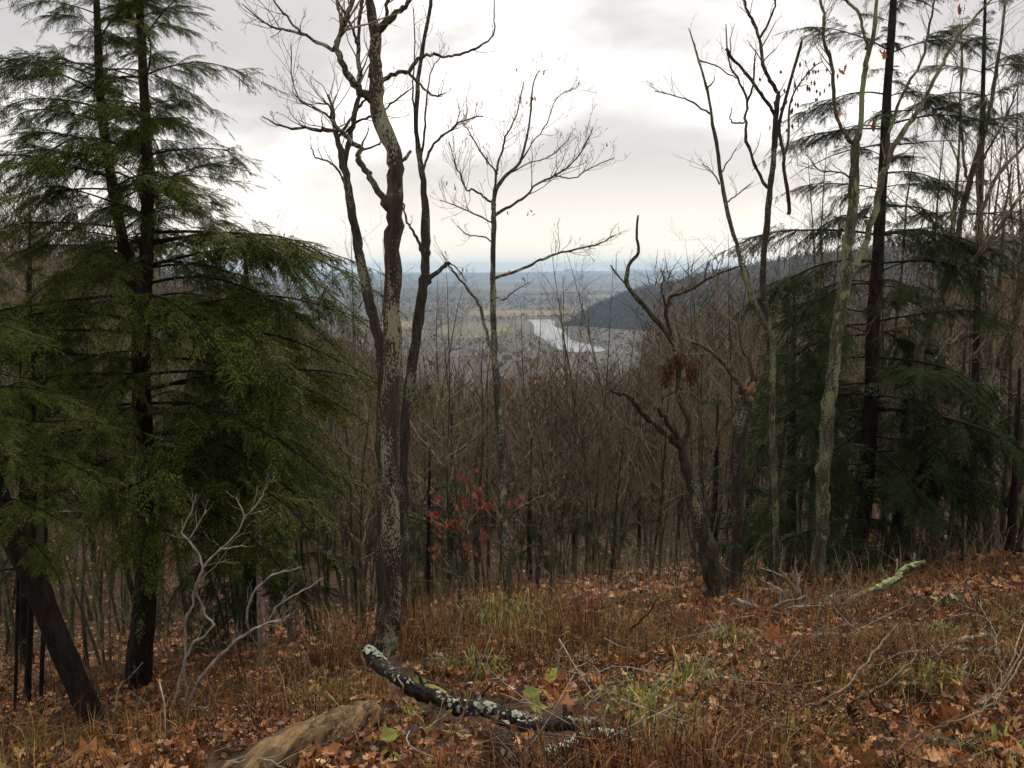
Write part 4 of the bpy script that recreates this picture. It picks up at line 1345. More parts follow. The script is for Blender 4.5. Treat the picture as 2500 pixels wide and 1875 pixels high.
for px, row_, d in ((2180, 120, 15), (2230, 40, 17), (2290, 0, 16), (2340, 160, 19), (2385, -40, 18), (2440, 60, 20), (2480, 0, 16.5), (2520, 140, 21), (2560, 20, 17), (2260, 220, 22), (2420, 240, 24), (2500, 300, 26), (2120, 260, 19), (1985, 330, 18), (1945, 420, 22), (1830, 520, 20), (1780, 560, 17), (2340, 330, 14.5), (2470, 420, 14), (1075, 640, 24), (1100, 590, 20), (1140, 680, 28), (1330, 720, 26), (1400, 690, 30), (1455, 600, 24), (1480, 540, 22), (1512, 560, 26), (1290, 760, 30), (1160, 760, 22), (1440, 640, 33), (1060, 700, 30), (1370, 640, 21)):
    q = at(px, 1100, d)
    z = gz(q.x, q.y)
    spots.append((q.x, q.y, z, at(px, row_, d).z - z, px, d))


def wood_label(px, d, k, H):
    if px < 480:
        a_ = 'behind the tall left hemlock'
    elif px < 930:
        a_ = 'left of the lichen-flecked trunk'
    elif px < 1225:
        a_ = 'left of the slender oak'
    elif px < 1480:
        a_ = 'right of the slender oak'
    elif px < 1760:
        a_ = 'round the twisted tree'
    elif px < 2080:
        a_ = 'behind the right-hand lichen trunk'
    else:
        a_ = 'behind the right-hand hemlock'
    st_ = ('', '', 'twin-stemmed ', '', 'three-stemmed ')[k % 5]
    bk = ('grey', 'pale', 'mossy', 'dark')[k % 4]
    sz = 'tall' if H > 12 else ('small' if H < 7 else 'slim')
    ds = 'near the brow' if d < 22 else ('down the slope' if d < 42 else 'far down the slope')
    return sz + ' bare ' + st_ + bk + ' tree ' + ds + ' ' + a_


for x_, y_, z_, H, px, d in spots:
    k = rb.randrange(len(BARE))
    e = empty('bare_tree', (x_, y_, z_), wood_label(px, d, k, H), 'tree', 'leafless trees of the wood below the brow')
    e.rotation_euler = (rb.gauss(0, 0.04), rb.gauss(0, 0.04), rb.uniform(0, 6.28))
    s_ = H / 10.0
    w = max(s_, 0.62) * rb.uniform(0.85, 1.1)
    e.scale = (w, w, s_)
    t_, c_ = BARE[k]
    link('trunk', t_, e)
    link('crown', c_, e)

# the wood farther down that reads as one mass
Yw = 60 + 560 * nr.random(8200) ** 1.6
Xw = nr.uniform(-0.85, 0.95, len(Yw)) * Yw
Zw = ground_z(Xw, Yw)
per = 40
n = len(Yw)
hh = nr.uniform(11, 20, n)
mid_ = (Xw / Yw > -0.17) & (Xw / Yw < 0.17)
hh = np.where(mid_, np.clip(np.minimum(hh, nr.uniform(0.55, 1.12, n) * (-0.136 * Yw - Zw)), 3, 20), hh)
cent = nr.normal(0, 0.14, (n, per, 2)) * hh[:, None, None]
zz = nr.uniform(0.25, 1.0, (n, per)) ** 0.8 * hh[:, None]
cent *= (1.15 - zz / hh[:, None])[..., None]
ln = nr.uniform(0.6, 2.2, (n, per))
dirx = nr.normal(0, 0.8, (n, per, 2)) + cent * 0.12
wd = nr.uniform(0.010, 0.04, (n, per)) + 0.00025 * Yw[:, None]
zz[:, 0] = 0
cent[:, 0] = 0
ln[:, 0] = hh * 0.95
dirx[:, 0] = nr.normal(0, 0.02, (n, 2))
wd[:, 0] = nr.uniform(0.09, 0.19, n)
A = np.stack([cent[..., 0] + Xw[:, None], cent[..., 1] + Yw[:, None], zz + Zw[:, None]], -1)
B = A + np.stack([dirx[..., 0] * ln, dirx[..., 1] * ln, ln], -1)
sd = np.stack([wd, np.zeros_like(wd), np.zeros_like(wd)], -1)
V = np.stack([A - sd, A + sd, B], 2).reshape(-1, 3)
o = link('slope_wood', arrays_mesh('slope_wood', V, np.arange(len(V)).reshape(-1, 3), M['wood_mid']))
tag(o, 'mass of bare grey-brown trees far down the slope', 'woods', kind='stuff')


# ------------------------------------------------------------------ the foreground
def scatter_mesh(name, templates, pos, yaw, tilt, tdir, scale, mat, seed=1):
    """many small pieces (too many to count) joined into one mesh; templates are (V, F) arrays"""
    rg = np.random.default_rng(seed)
    which = rg.integers(0, len(templates), len(pos))
    VV, FF, off = [], [], 0
    for k, (tv, tf) in enumerate(templates):
        s_ = which == k
        n = int(s_.sum())
        if not n:
            continue
        c, s2 = np.cos(yaw[s_]), np.sin(yaw[s_])
        ct, st = np.cos(tilt[s_]), np.sin(tilt[s_])
        cd, sd_ = np.cos(tdir[s_]), np.sin(tdir[s_])
        x = tv[None, :, 0] * scale[s_][:, None]
        y = tv[None, :, 1] * scale[s_][:, None]
        z = tv[None, :, 2] * scale[s_][:, None]
        x, y = x * c[:, None] - y * s2[:, None], x * s2[:, None] + y * c[:, None]
        # tilt about a horizontal axis
        a_ = x * cd[:, None] + y * sd_[:, None]
        b_ = -x * sd_[:, None] + y * cd[:, None]
        a2 = a_ * ct[:, None] + z * st[:, None]
        z2 = -a_ * st[:, None] + z * ct[:, None]
        x = a2 * cd[:, None] - b_ * sd_[:, None]
        y = a2 * sd_[:, None] + b_ * cd[:, None]
        V = np.stack([x, y, z2], -1) + pos[s_][:, None, :]
        F = tf[None] + (np.arange(n) * len(tv))[:, None, None] + off
        VV.append(V.reshape(-1, 3))
        FF.append(F.reshape(-1, tf.shape[1]))
        off += n * len(tv)
    return link(name, arrays_mesh(name, np.vstack(VV), np.vstack(FF), mat))


def leaf_template(half, curl, ph):
    V, F = [], []
    n = len(half)
    for x, _ in half:
        V.append((x - 0.5, 0, curl * (x - 0.5) ** 2 * 1.5))
    for sg in (1, -1):
        o_ = len(V)
        for x, y in half:
            V.append((x - 0.5, sg * y, curl * ((x - 0.5) ** 2 * 1.5 + 2.0 * y * y) + 0.06 * math.sin(8 * x + ph + sg)))
        for i in range(n - 1):
            q = (i, i + 1, o_ + i + 1, o_ + i)
            F.append(q if sg > 0 else q[::-1])
    return np.array(V), np.array(F)


OAKH = [(0.0, 0.02), (0.14, 0.12), (0.24, 0.07), (0.38, 0.24), (0.48, 0.11), (0.62, 0.27), (0.72, 0.12), (0.86, 0.16), (1.0, 0.0)]
MAPH = [(0.0, 0.03), (0.05, 0.26), (0.22, 0.25), (0.26, 0.5), (0.45, 0.3), (0.62, 0.42), (0.64, 0.19), (1.0, 0.0)]
OVH = [(0.0, 0.03), (0.25, 0.26), (0.6, 0.27), (1.0, 0.0)]
near_t = [leaf_template(OAKH, 0.35, 0), leaf_template(OAKH, -0.7, 1), leaf_template(OAKH, 1.3, 2), leaf_template(OAKH, 2.0, 4), leaf_template(OAKH[:6] + [(0.64, 0.0)], 0.8, 3)]
map_t = [leaf_template(MAPH, 0.4, 3), leaf_template(MAPH, -0.6, 4), leaf_template(MAPH, 1.2, 5), leaf_template(MAPH, 1.9, 6), leaf_template(MAPH[:5] + [(0.5, 0.0)], 0.9, 1)]
far_t = [leaf_template(OVH, 0.4, 0), leaf_template(OVH, -0.5, 1), leaf_template(OVH, 1.0, 2)]


LOGS = [[(912, 1597), (960, 1645), (1020, 1690), (1090, 1722), (1180, 1742), (1320, 1768)], [(1262, 1776), (1460, 1772)], [(1310, 1850), (1400, 1818), (1530, 1796)], [(560, 1925), (640, 1868), (800, 1795), (905, 1760)], [(1200, 1872), (1230, 1870)], [(352, 1812), (400, 1775), (485, 1782)]]
SEG = []
for L_, wd_ in zip(LOGS, (0.15, 0.10, 0.10, 0.24, 0.10, 0.14)):
    q_ = [on_ground(a_, b_) for a_, b_ in L_]
    for a_, b_ in zip(q_[:-1], q_[1:]):
        SEG.append((a_.x, a_.y, b_.x, b_.y, wd_))


def off_logs(x, y, k=1.0):
    """False where a log lies or would be hidden from the path side"""
    ok = np.ones(np.shape(x), bool)
    for ax_, ay_, bx_, by_, w_ in SEG:
        for dy_ in (0.0, -0.08, -0.17, -0.27):
            ux, uy = bx_ - ax_, by_ - ay_
            t = np.clip(((x - ax_) * ux + (y - ay_ - dy_) * uy) / (ux * ux + uy * uy), 0, 1)
            ok &= np.hypot(x - ax_ - t * ux, y - ay_ - dy_ - t * uy) > w_ * 0.6 * k
    return ok


def spread(n, y0, y1, u0=-0.76, u1=0.76, seed=1, power=1.0):
    rg = np.random.default_rng(seed)
    t = rg.random(n)
    if power == 1.0:
        y = y0 * (y1 / y0) ** t
    else:
        y = y0 + (y1 - y0) * t
    x = rg.uniform(u0, u1, n) * (y + 0.6)
    k_ = rg.random(n) < 0.2       # and a strip beyond the edges of the view
    x = np.where(k_, np.sign(x) * (0.74 * (y + 0.6) + rg.uniform(0, 3.0, n)), x)
    kp_ = off_logs(x, y)
    return x[kp_], y[kp_], rg


for nm, tpl, n, y0, y1, sc0, sc1, lift, sd0, tl in (
        ('leaf_litter', near_t, 3400, 1.9, 10.0, 0.035, 0.085, 0.03, 51, 0.75),
        ('leaf_litter', map_t, 1700, 1.9, 10.0, 0.03, 0.075, 0.03, 52, 0.75),
        ('leaf_litter', far_t, 6000, 1.9, 7.0, 0.025, 0.06, 0.03, 54, 0.8),
        ('leaf_litter', far_t, 22000, 11.0, 60.0, 0.11, 0.24, 0.05, 55, 0.4),
        ('leaf_litter', far_t, 22000, 6.0, 60.0, 0.06, 0.12, 0.03, 53, 0.6)):
    x, y, rg = spread(n, y0, y1, seed=sd0)
    n = len(x)
    z = ground_z(x, y) + rg.uniform(0.005, lift * 2.4, n)
    pos = np.stack([x, y, z], 1)
    o = scatter_mesh(nm, tpl, pos, rg.uniform(0, 6.28, n), np.abs(rg.normal(0, tl, n)), rg.uniform(0, 6.28, n), rg.uniform(sc0, sc1, n), M['litter'], sd0)
    tag(o, {51: 'fallen oak leaves mixed into the foreground brush', 52: 'fallen maple leaves mixed into the foreground brush', 54: 'crumpled small leaves matted between the foreground stems', 55: 'drifts of fallen leaves between the trunks down the slope', 53: 'carpet of fallen leaves on the wooded slope'}[sd0], 'leaf litter', kind='stuff')

# dry rust-brown brush: thin bent stems
def blades(name, x, y, h, w, lean, mat, rg, lift=0.0):
    n = len(x)
    z = ground_z(x, y) - 0.01 + lift
    az = rg.uniform(0, 6.28, n)
    wa = rg.uniform(0, 6.28, n)
    dx, dy = np.cos(az) * lean * h, np.sin(az) * lean * h
    sx_, sy_ = np.cos(wa) * w, np.sin(wa) * w
    b = np.stack([x, y, z], 1)
    md = b + np.stack([dx * 0.35, dy * 0.35, h * 0.62], 1)
    tp = b + np.stack([dx, dy, h * np.clip(1.0 - 0.35 * lean, 0.3, 1)], 1)
    s_ = np.stack([sx_, sy_, 0 * sx_], 1)
    V = np.stack([b - s_, b + s_, md + s_ * 0.75, md - s_ * 0.75, tp], 1).reshape(-1, 3)
    k = np.arange(n)[:, None] * 5
    F = np.concatenate([np.stack([k + 0, k + 1, k + 2], -1), np.stack([k + 0, k + 2, k + 3], -1), np.stack([k + 3, k + 2, k + 4], -1)], 1).reshape(-1, 3)
    return link(name, arrays_mesh(name, V, F, mat))


x, y, rg = spread(125000, 1.8, 13.0, seed=61)
dn = lump(x, y, 2.1, 0.7) + 0.8 * lump(x, y, 0.9, 2.9)
pc = on_ground(1230, 1800)
kp = dn + rg.normal(0, 0.7, len(x)) > -0.55
kp &= (((x - pc.x + 0.1) / 1.0) ** 2 + ((y - pc.y) / 0.75) ** 2 > 1.0) | (rg.random(len(x)) < 0.16)
x, y, dn = x[kp], y[kp], dn[kp]
h = rg.uniform(0.04, 0.19, len(x)) * (1 + 0.6 * np.clip(dn, -0.5, 1.5))
band = smooth(4.3, 5.6, y) * smooth(10.5, 8.0, y) * smooth(1.6, 0.3, x) * smooth(-2.4, -1.2, x)
h = h * (1 + 1.3 * band)
h = h * (1 - 0.40 * smooth(0.9, 2.2, x) * smooth(3.3, 4.8, y)) * (1 - 0.15 * smooth(0.3, 1.0, x))
tag(blades('dry_brush', x, y, h, rg.uniform(0.0007, 0.0022, len(x)) + 0.00022 * y, rg.uniform(0.05, 1.0, len(x)), M['brush'], rg), 'dry rust-brown stems and weeds covering the foreground', 'brush', kind='stuff')
rg = np.random.default_rng(66)
y = rg.uniform(4.2, 10.5, 30000)
x = rg.uniform(0.05, 0.74, len(y)) * y
dn = lump(x, y, 1.9, 1.4) + 0.8 * lump(x, y, 0.8, 0.3)
kp = dn + rg.normal(0, 0.6, len(x)) > -0.15
x, y = x[kp], y[kp]
tag(blades('dry_brush', x, y, rg.uniform(0.05, 0.22, len(x)), rg.uniform(0.0008, 0.0022, len(x)) + 0.0002 * y, rg.uniform(0.05, 1.0, len(x)), M['brush'], rg), 'dry brown weeds thinning out up the right of the slope', 'brush', kind='stuff')
# leafy flakes on the stems
x, y, rg = spread(26000, 1.8, 12.0, seed=62)
dn = lump(x, y, 2.1, 0.7) + 0.8 * lump(x, y, 0.9, 2.9)
kp = dn + rg.normal(0, 0.6, len(x)) > -0.2
x, y = x[kp], y[kp]
n = len(x)
band = smooth(4.3, 5.6, y) * smooth(10.5, 8.0, y) * smooth(1.6, 0.3, x) * smooth(-2.4, -1.2, x)
pos = np.stack([x, y, ground_z(x, y) + rg.uniform(0.01, 0.12, n) * (1 + 1.3 * band)], 1)
o = scatter_mesh('dry_leaflets', far_t, pos, rg.uniform(0, 6.28, n), rg.uniform(0, 1.5, n), rg.uniform(0, 6.28, n), rg.uniform(0.012, 0.034, n), M['brush'], 62)
tag(o, 'small shrivelled leaflets on the dry brush', 'brush', kind='stuff')
# pale seed heads in the brush on the right
rg = np.random.default_rng(63)
n = 2600
cpx = rg.choice([1750, 1860, 1950, 2100, 1560, 560, 800], n) + rg.normal(0, 70, n)
cy_ = 2.3 + np.abs(rg.normal(0, 0.8, n))
x = (cpx - 1250) / FPX * cy_ * 1.05
pos = np.stack([x, cy_, ground_z(x, cy_) + rg.uniform(0.05, 0.17, n)], 1)
tet = (np.array([(0, 0, 0.5), (0.5, 0, -0.3), (-0.3, 0.45, -0.3), (-0.3, -0.45, -0.3)]), np.array([(0, 1, 2), (0, 2, 3), (0, 3, 1)]))
mseed = leafy('seed', [(0, (0.16, 0.08, 0.045)), (0.7, (0.30, 0.18, 0.10)), (1.0, (0.55, 0.42, 0.30))], 'island', 0.1)
o = scatter_mesh('seed_heads', [tet], pos, rg.uniform(0, 6.28, n), rg.uniform(0, 3, n), rg.uniform(0, 6.28, n), rg.uniform(0.004, 0.009, n), mseed, 63)
tag(o, 'tiny pale seed heads standing in the dry brush', 'seed heads', kind='stuff')

# thin whips and seedlings under the trees
x, y, rg = spread(9000, 9.5, 50.0, u0=-0.8, u1=0.8, seed=64)
hh_ = rg.uniform(0.3, 1.0, len(x)) * (0.5 + 0.045 * y)
tag(blades('undergrowth', x, y, hh_, 0.0020 + 0.00026 * y, np.abs(rg.normal(0, 0.55, len(x))), M['twig'], rg), 'thin leafless whips and seedlings under the trees', 'undergrowth', kind='stuff')
x, y, rg = spread(12000, 7.5, 40.0, u0=-0.8, u1=0.8, seed=65)
tag(blades('undergrowth', x, y, rg.uniform(0.05, 0.32, len(x)), 0.0022 + 0.00028 * y, rg.uniform(0.1, 0.9, len(x)), M['brush'], rg), 'low rust-brown weeds on the wood floor', 'undergrowth', kind='stuff')

# grass tufts
def grass_tuft(px, row, n, hmax, label, mat='grass', spread_=0.09):
    p = on_ground(px, row)
    m = MB()
    rg = random.Random(int(px * 7 + row))
    for k in range(n):
        az = rg.uniform(0, 6.28)
        r = abs(rg.gauss(0, spread_))
        b = Vector((math.cos(az) * r, math.sin(az) * r, 0))
        b.z = gz(p.x + b.x, p.y + b.y) - p.z - 0.02
        az2 = az + rg.gauss(0, 0.7)
        hh_ = hmax * rg.uniform(0.5, 1.0)
        ln_ = rg.uniform(0.2, 0.95)
        o_ = Vector((math.cos(az2), math.sin(az2), 0))
        sd_ = Vector((-math.sin(az2), math.cos(az2), 0)) * rg.uniform(0.0022, 0.0045)
        q1 = b + o_ * hh_ * ln_ * 0.22 + Vector((0, 0, hh_ * 0.5))
        q2 = b + o_ * hh_ * ln_ * 0.6 + Vector((0, 0, hh_ * 0.85))
        q3 = b + o_ * hh_ * ln_ * 1.05 + Vector((0, 0, hh_ * (1.0 - 0.5 * ln_)))
        m.add([b - sd_, b + sd_, q1 + sd_ * 1.1, q1 - sd_ * 1.1, q2 + sd_ * 0.8, q2 - sd_ * 0.8, q3], [(0, 1, 2, 3), (3, 2, 4, 5), (5, 4, 6)])
    o = m.build('grass_tuft', M[mat], None)
    o['kind'] = 'stuff'
    o.location = p
    return tag(o, label, 'grass', 'grass tufts in the foreground')


for px, row, n, hm, lb in (
        (1545, 1745, 90, 0.20, 'yellow-green grass tuft right of the black log ends'), (1600, 1790, 80, 0.17, 'grass tuft low down beside the second black log'),
        (1785, 1580, 60, 0.20, 'bright green upright tuft on the right of the slope'), (1680, 1690, 60, 0.22, 'thin upright grass blades in the middle of the dry brush'),
        (1170, 1655, 80, 0.20, 'straw-yellow grass tuft behind the lichen-covered log'), (1100, 1640, 60, 0.16, 'short straw tuft behind the raised end of the log'),
        (760, 1725, 80, 0.14, 'pale grass patch just above the tan log'), (700, 1750, 60, 0.12, 'pale grass beside the lower part of the tan log'), (850, 1680, 60, 0.13, 'pale grass behind the end of the tan log'),
        (2260, 1690, 90, 0.18, 'olive grass clump among leaves on the right'), (2330, 1700, 60, 0.17, 'yellowish grass clump near the right edge'), (1630, 1870, 70, 0.15, 'green grass at the bottom edge right of the middle'),
        (2300, 1560, 50, 0.16, 'grey-green tuft beside the bleached branch'), (2470, 1870, 60, 0.13, 'grass clump in the bottom right corner'), (1330, 1560, 50, 0.2, 'small yellowing tuft on the brow by the slender oak'), (1730, 1555, 34, 0.14, 'small green sprig left of the bright green tuft')):
    grass_tuft(px, row, n, hm, lb)
# goldenrod-like bush on the brow
grass_tuft(1215, 1545, 220, 0.42, 'tall tawny weed clump at the foot of the slender oak', 'grass', 0.28)
grass_tuft(1075, 1555, 200, 0.34, 'tall rust-red weed clump right of the lichen-flecked trunk', 'brush', 0.26)
grass_tuft(1090, 1580, 160, 0.26, 'lower rust-red weeds in front of the rust-red clump', 'brush', 0.25)


# logs and sticks
def lie(spec):
    """photograph points with width and lift above the ground -> world path"""
    pts, rad = [], []
    for px, row, w, lift in spec:
        p = on_ground(px, row, lift)
        pts.append(p)
        rad.append(w * 0.5 * p.y / FPX)
    A_ = spline(np.array([[p.x, p.y, p.z, r] for p, r in zip(pts, rad)]), 5)
    jr = np.random.default_rng(int(spec[0][0] + spec[-1][1]))
    A_[1:, :3] += jr.normal(0, 1, (len(A_) - 1, 3)) * np.where(A_[1:, 3:4] > 0.016, 0.0025, np.minimum(0.006, 0.25 * A_[1:, 3:4] + 0.002))
    A_[:, 3] *= np.where(A_[:, 3] > 0.016, jr.uniform(0.98, 1.02, len(A_)), jr.uniform(0.88, 1.1, len(A_)))
    return [Vector(a_[:3]) for a_ in A_], [max(a_[3], 0.0012) for a_ in A_]


def lichen_part(parent, pts, rad, n, origin, size, mat='lichen', t0=0.0, t1=1.0, seed=1, cluster=5):
    rg = random.Random(seed)
    m = MB()
    cs = [(rg.uniform(t0, t1), rg.uniform(-1.5, 0.9)) for _ in range(cluster)]
    for k in range(n):
        ct, ca = rg.choice(cs)
        t = min(max(rg.gauss(ct, 0.045), 0.01), 0.99)
        f = t * (len(pts) - 1)
        i = min(int(f), len(pts) - 2)
        p = pts[i].lerp(pts[i + 1], f - i)
        r = rad[i] * (1 - f + i) + rad[i + 1] * (f - i)
        tan = (pts[i + 1] - pts[i]).normalized()
        up_ = Vector((0, 0, 1)) - tan * tan.z
        up_.normalize()
        nrm = Matrix.Rotation(ca + rg.gauss(0, 0.3), 3, tan) @ up_
        if (Matrix.Rotation(0.2, 3, tan) @ up_).y > up_.y:
            pass
        c = p + nrm * (r * 1.03)
        u_ = nrm.cross(tan).normalized()
        s_ = size * rg.uniform(0.4, 1.3)
        kx = rg.choice((6, 7, 8))
        v = [c + nrm * s_ * 0.3]
        for q in range(kx):
            a_ = q * 6.283 / kx
            rr = s_ * rg.uniform(0.55, 1.25)
            v.append(c + (u_ * math.cos(a_) + tan * math.sin(a_)) * rr + nrm * rg.uniform(-0.1, 0.45) * s_)
        m.add(v, [(0, q + 1, (q + 1) % kx + 1) for q in range(kx)])
    o = m.build('lichen', M[mat], parent, origin, False)
    o['kind'] = 'stuff'
    return o


def log(name, label, cat, spec, mat, sides=12, wob=0.07, lich=0, lsize=0.012, lmat='lichen', seed=3, ends=None, group=None, stubs=()):
    pts, rad = lie(spec)
    mid = pts[len(pts) // 2]
    e = empty(name, (mid.x, mid.y, gz(mid.x, mid.y)), label, cat, group)
    og = e.location.copy()
    m = MB()
    m.tube(pts, rad, 30 if mat == 'log_tan' else sides + 4, wob=wob * 0.7, rg=np.random.default_rng(seed), flute=0.05)
    body = m.build('bark' if mat != 'log_tan' else 'wood', M[mat], e, og)
    if mat == 'log_tan':          # turn the frame so that the grain runs along the log
        ang = math.atan2(pts[-1].y - pts[0].y, pts[-1].x - pts[0].x)
        body.data.transform(Matrix.Rotation(-ang, 4, 'Z'))
        e.rotation_euler.z = ang
    for t, az, ln_, w in stubs:
        p = path_at(pts, t)
        i = min(int(t * (len(pts) - 1)), len(pts) - 1)
        d_ = Vector((math.cos(az), math.sin(az) * 0.5, 0.7)).normalized()
        m = MB()
        m.tube([p, p + d_ * ln_ * 0.6, p + d_ * ln_ + Vector((0, 0, 0.03 * ln_))], [w, w * 0.8, w * 0.6], 7)
        m.build('stub', M[mat], e, og)
    if lich:
        lichen_part(e, pts, rad, lich, og, lsize, lmat, seed=seed, cluster=max(4, lich // 9))
    return e, pts, rad


e_, p_, r_ = log('fallen_limb', 'black fallen limb with white lichen rosettes curving up to the left', 'log',
    [(898, 1594, 30, 0.28), (930, 1626, 36, 0.25), (968, 1654, 32, 0.22), (1008, 1684, 34, 0.18), (1060, 1702, 38, 0.14), (1110, 1726, 34, 0.11), (1180, 1732, 42, 0.08), (1250, 1754, 36, 0.06), (1325, 1762, 26, 0.05)], 'log_black', lich=260, lsize=0.0075, seed=4, stubs=((0.45, 1.9, 0.09, 0.010), (0.02, 2.8, 0.05, 0.014), (0.7, 0.8, 0.12, 0.008), (0.62, 2.4, 0.07, 0.009)))
lichen_part(e_, p_, [q * 1.15 for q in r_], 70, e_.location.copy(), 0.013, 'lichen', 0.0, 0.05, 77, 5)
m = MB()
m.tube([p_[0] - (p_[1] - p_[0]).normalized() * 0.006, p_[0] + (p_[1] - p_[0]).normalized() * 0.004], [r_[0] * 0.82, r_[0] * 0.86], 12, wob=0.08, rg=nr)
m.build('broken_end', M['raw_wood'], e_, e_.location.copy())
log('fallen_limb', 'black lichened stick continuing right from the big fallen limb', 'log',
    [(1262, 1772, 28, 0.09), (1340, 1772, 34, 0.08), (1420, 1768, 32, 0.08), (1460, 1768, 26, 0.08)], 'log_black', lich=80, lsize=0.007, seed=5, stubs=((0.5, 1.6, 0.06, 0.012),))
log('fallen_limb', 'lower black limb with green-white lichen at the right end of the pile', 'log',
    [(1310, 1850, 24, 0.08), (1380, 1822, 32, 0.08), (1450, 1800, 34, 0.08), (1530, 1792, 28, 0.08)], 'log_black', lich=120, lsize=0.007, seed=6)
log('fallen_stick', 'thin stick with a row of white lichen below the big fallen limb', 'stick',
    [(1175, 1738, 12, 0.07), (1225, 1768, 13, 0.06), (1268, 1790, 11, 0.03)], 'log_black', 8, lich=36, lsize=0.009, seed=7)
log('rotten_log', 'barkless tan rotten log lying at the bottom left of the middle', 'log',
    [(560, 1925, 112, 0.07), (640, 1868, 108, 0.08), (720, 1826, 104, 0.085), (800, 1790, 98, 0.085), (868, 1764, 92, 0.085), (902, 1750, 84, 0.085)], 'log_tan', 16, 0.035, seed=8)
log('dark_log', 'short dark log tipped against the slope at lower left', 'log',
    [(352, 1812, 30, 0.03), (375, 1786, 30, 0.06), (400, 1757, 28, 0.10)], 'log_black', 10, lich=10, lsize=0.008, seed=9)
log('grey_log', 'grey weathered log lying behind the short dark log', 'log',
    [(372, 1806, 30, 0.02), (420, 1792, 34, 0.02), (485, 1777, 28, 0.02)], 'bark_grey', 10, seed=10)
log('birch_log', 'pale fallen log far down the slope between the left trunks', 'log',
    [(80, 1622, 11, 0.05), (150, 1608, 12, 0.05), (230, 1596, 11, 0.05), (300, 1589, 8, 0.05)], 'bark_birch', 8, seed=11)
log('birch_log', 'whitish log end at the left edge down the slope', 'log',
    [(-30, 1630, 16, 0.05), (10, 1634, 17, 0.05), (36, 1637, 14, 0.05)], 'bark_birch', 8, seed=12)
log('mossy_log', 'hollow log end with pale moss near the right edge', 'log',
    [(2268, 1480, 40, 0.05), (2300, 1474, 42, 0.06), (2350, 1466, 32, 0.05)], 'bark_moss', 10, lich=30, lsize=0.02, lmat='lichen_green', seed=13)
log('bleached_branch', 'grey bleached branch lying at the right edge', 'branch',
    [(2296, 1585, 12, 0.05), (2360, 1588, 12, 0.06), (2430, 1590, 11, 0.05), (2520, 1592, 10, 0.05)], 'twig_pale', 8, lich=24, lsize=0.010, seed=14)
log('bleached_branch', 'pale lichened branch forking up from the bleached one', 'branch',
    [(2292, 1584, 10, 0.04), (2330, 1570, 11, 0.07), (2380, 1556, 9, 0.08), (2420, 1550, 6, 0.08)], 'twig_pale', 8, lich=30, lsize=0.010, seed=15)

# stump with lichen at the left
p = on_ground(492, 1768)
e = empty('stump', p, 'small black stump with pale lichen on its rim', 'stump')
m = MB()
m.tube([Vector((0, 0, -0.1)), Vector((0, 0, 0.05)), Vector((0.01, 0, 0.12)), Vector((0.0, 0.0, 0.165))], [0.10, 0.085, 0.075, 0.068], 12, wob=0.14, rg=np.random.default_rng(3))
m.build('bark', M['log_black'], e)
lichen_part(e, [Vector((math.cos(a_) * 0.07, math.sin(a_) * 0.07, 0.16)) for a_ in np.linspace(2.6, 6.6, 9)], [0.012] * 9, 46, Vector((0, 0, 0)), 0.013, 'lichen_green', seed=2, cluster=7)
# upright rotten stub by the log pile
p = on_ground(1202, 1872)
e = empty('rotten_stub', p, 'upright tan rotten stub in front of the fallen limb', 'stump')
tp = at(1183, 1768, p.y + 0.05) - p
m = MB()
m.tube([Vector((0, 0, -0.1)), tp * 0.3, tp * 0.65 + Vector((0.004, 0, 0)), tp * 0.9, tp], [0.021, 0.019, 0.017, 0.012, 0.004], 9, wob=0.16, rg=np.random.default_rng(9))
m.build('wood', M['log_tan'], e)
p = on_ground(1225, 1868)
e = empty('dark_stump', p, 'charred dark stump beside the tan stub', 'stump')
m = MB()
m.tube([Vector((0, 0, -0.1)), Vector((0, 0, 0.03)), Vector((-0.01, 0, 0.07)), Vector((-0.02, 0.01, 0.10))], [0.062, 0.052, 0.043, 0.022], 11, wob=0.16, rg=np.random.default_rng(10))
m.build('bark', M['log_black'], e)


# lichen-coated branch propped up on the right, and the brush pile under it
def kink(spec, d, seed, drift=0.0):
    """crooked stem: straight runs with small knees between them"""
    rg = random.Random(seed)
    pts, rad = [], []
    n = len(spec)
    for i in range(n - 1):
        (a0, b0, w0), (a1, b1, w1) = spec[i], spec[i + 1]
        L_ = math.hypot(a1 - a0, b1 - b0)
        for t in (0.0, 0.33, 0.66):
            j = 0.035 * L_ if t else 0.0
            dd = d + drift * (i + t) / (n - 1)
            w = w0 * (1 - t) + w1 * t
            pts.append(at(a0 + (a1 - a0) * t + rg.gauss(0, j), b0 + (b1 - b0) * t + rg.gauss(0, j), dd))
            rad.append(max(w * rg.uniform(0.85, 1.12), 1.2) * 0.5 * dd / FPX)
    a1, b1, w1 = spec[-1]
    pts.append(at(a1, b1, d + drift))
    rad.append(max(w1, 1.0) * 0.5 * (d + drift) / FPX)
    return pts, rad


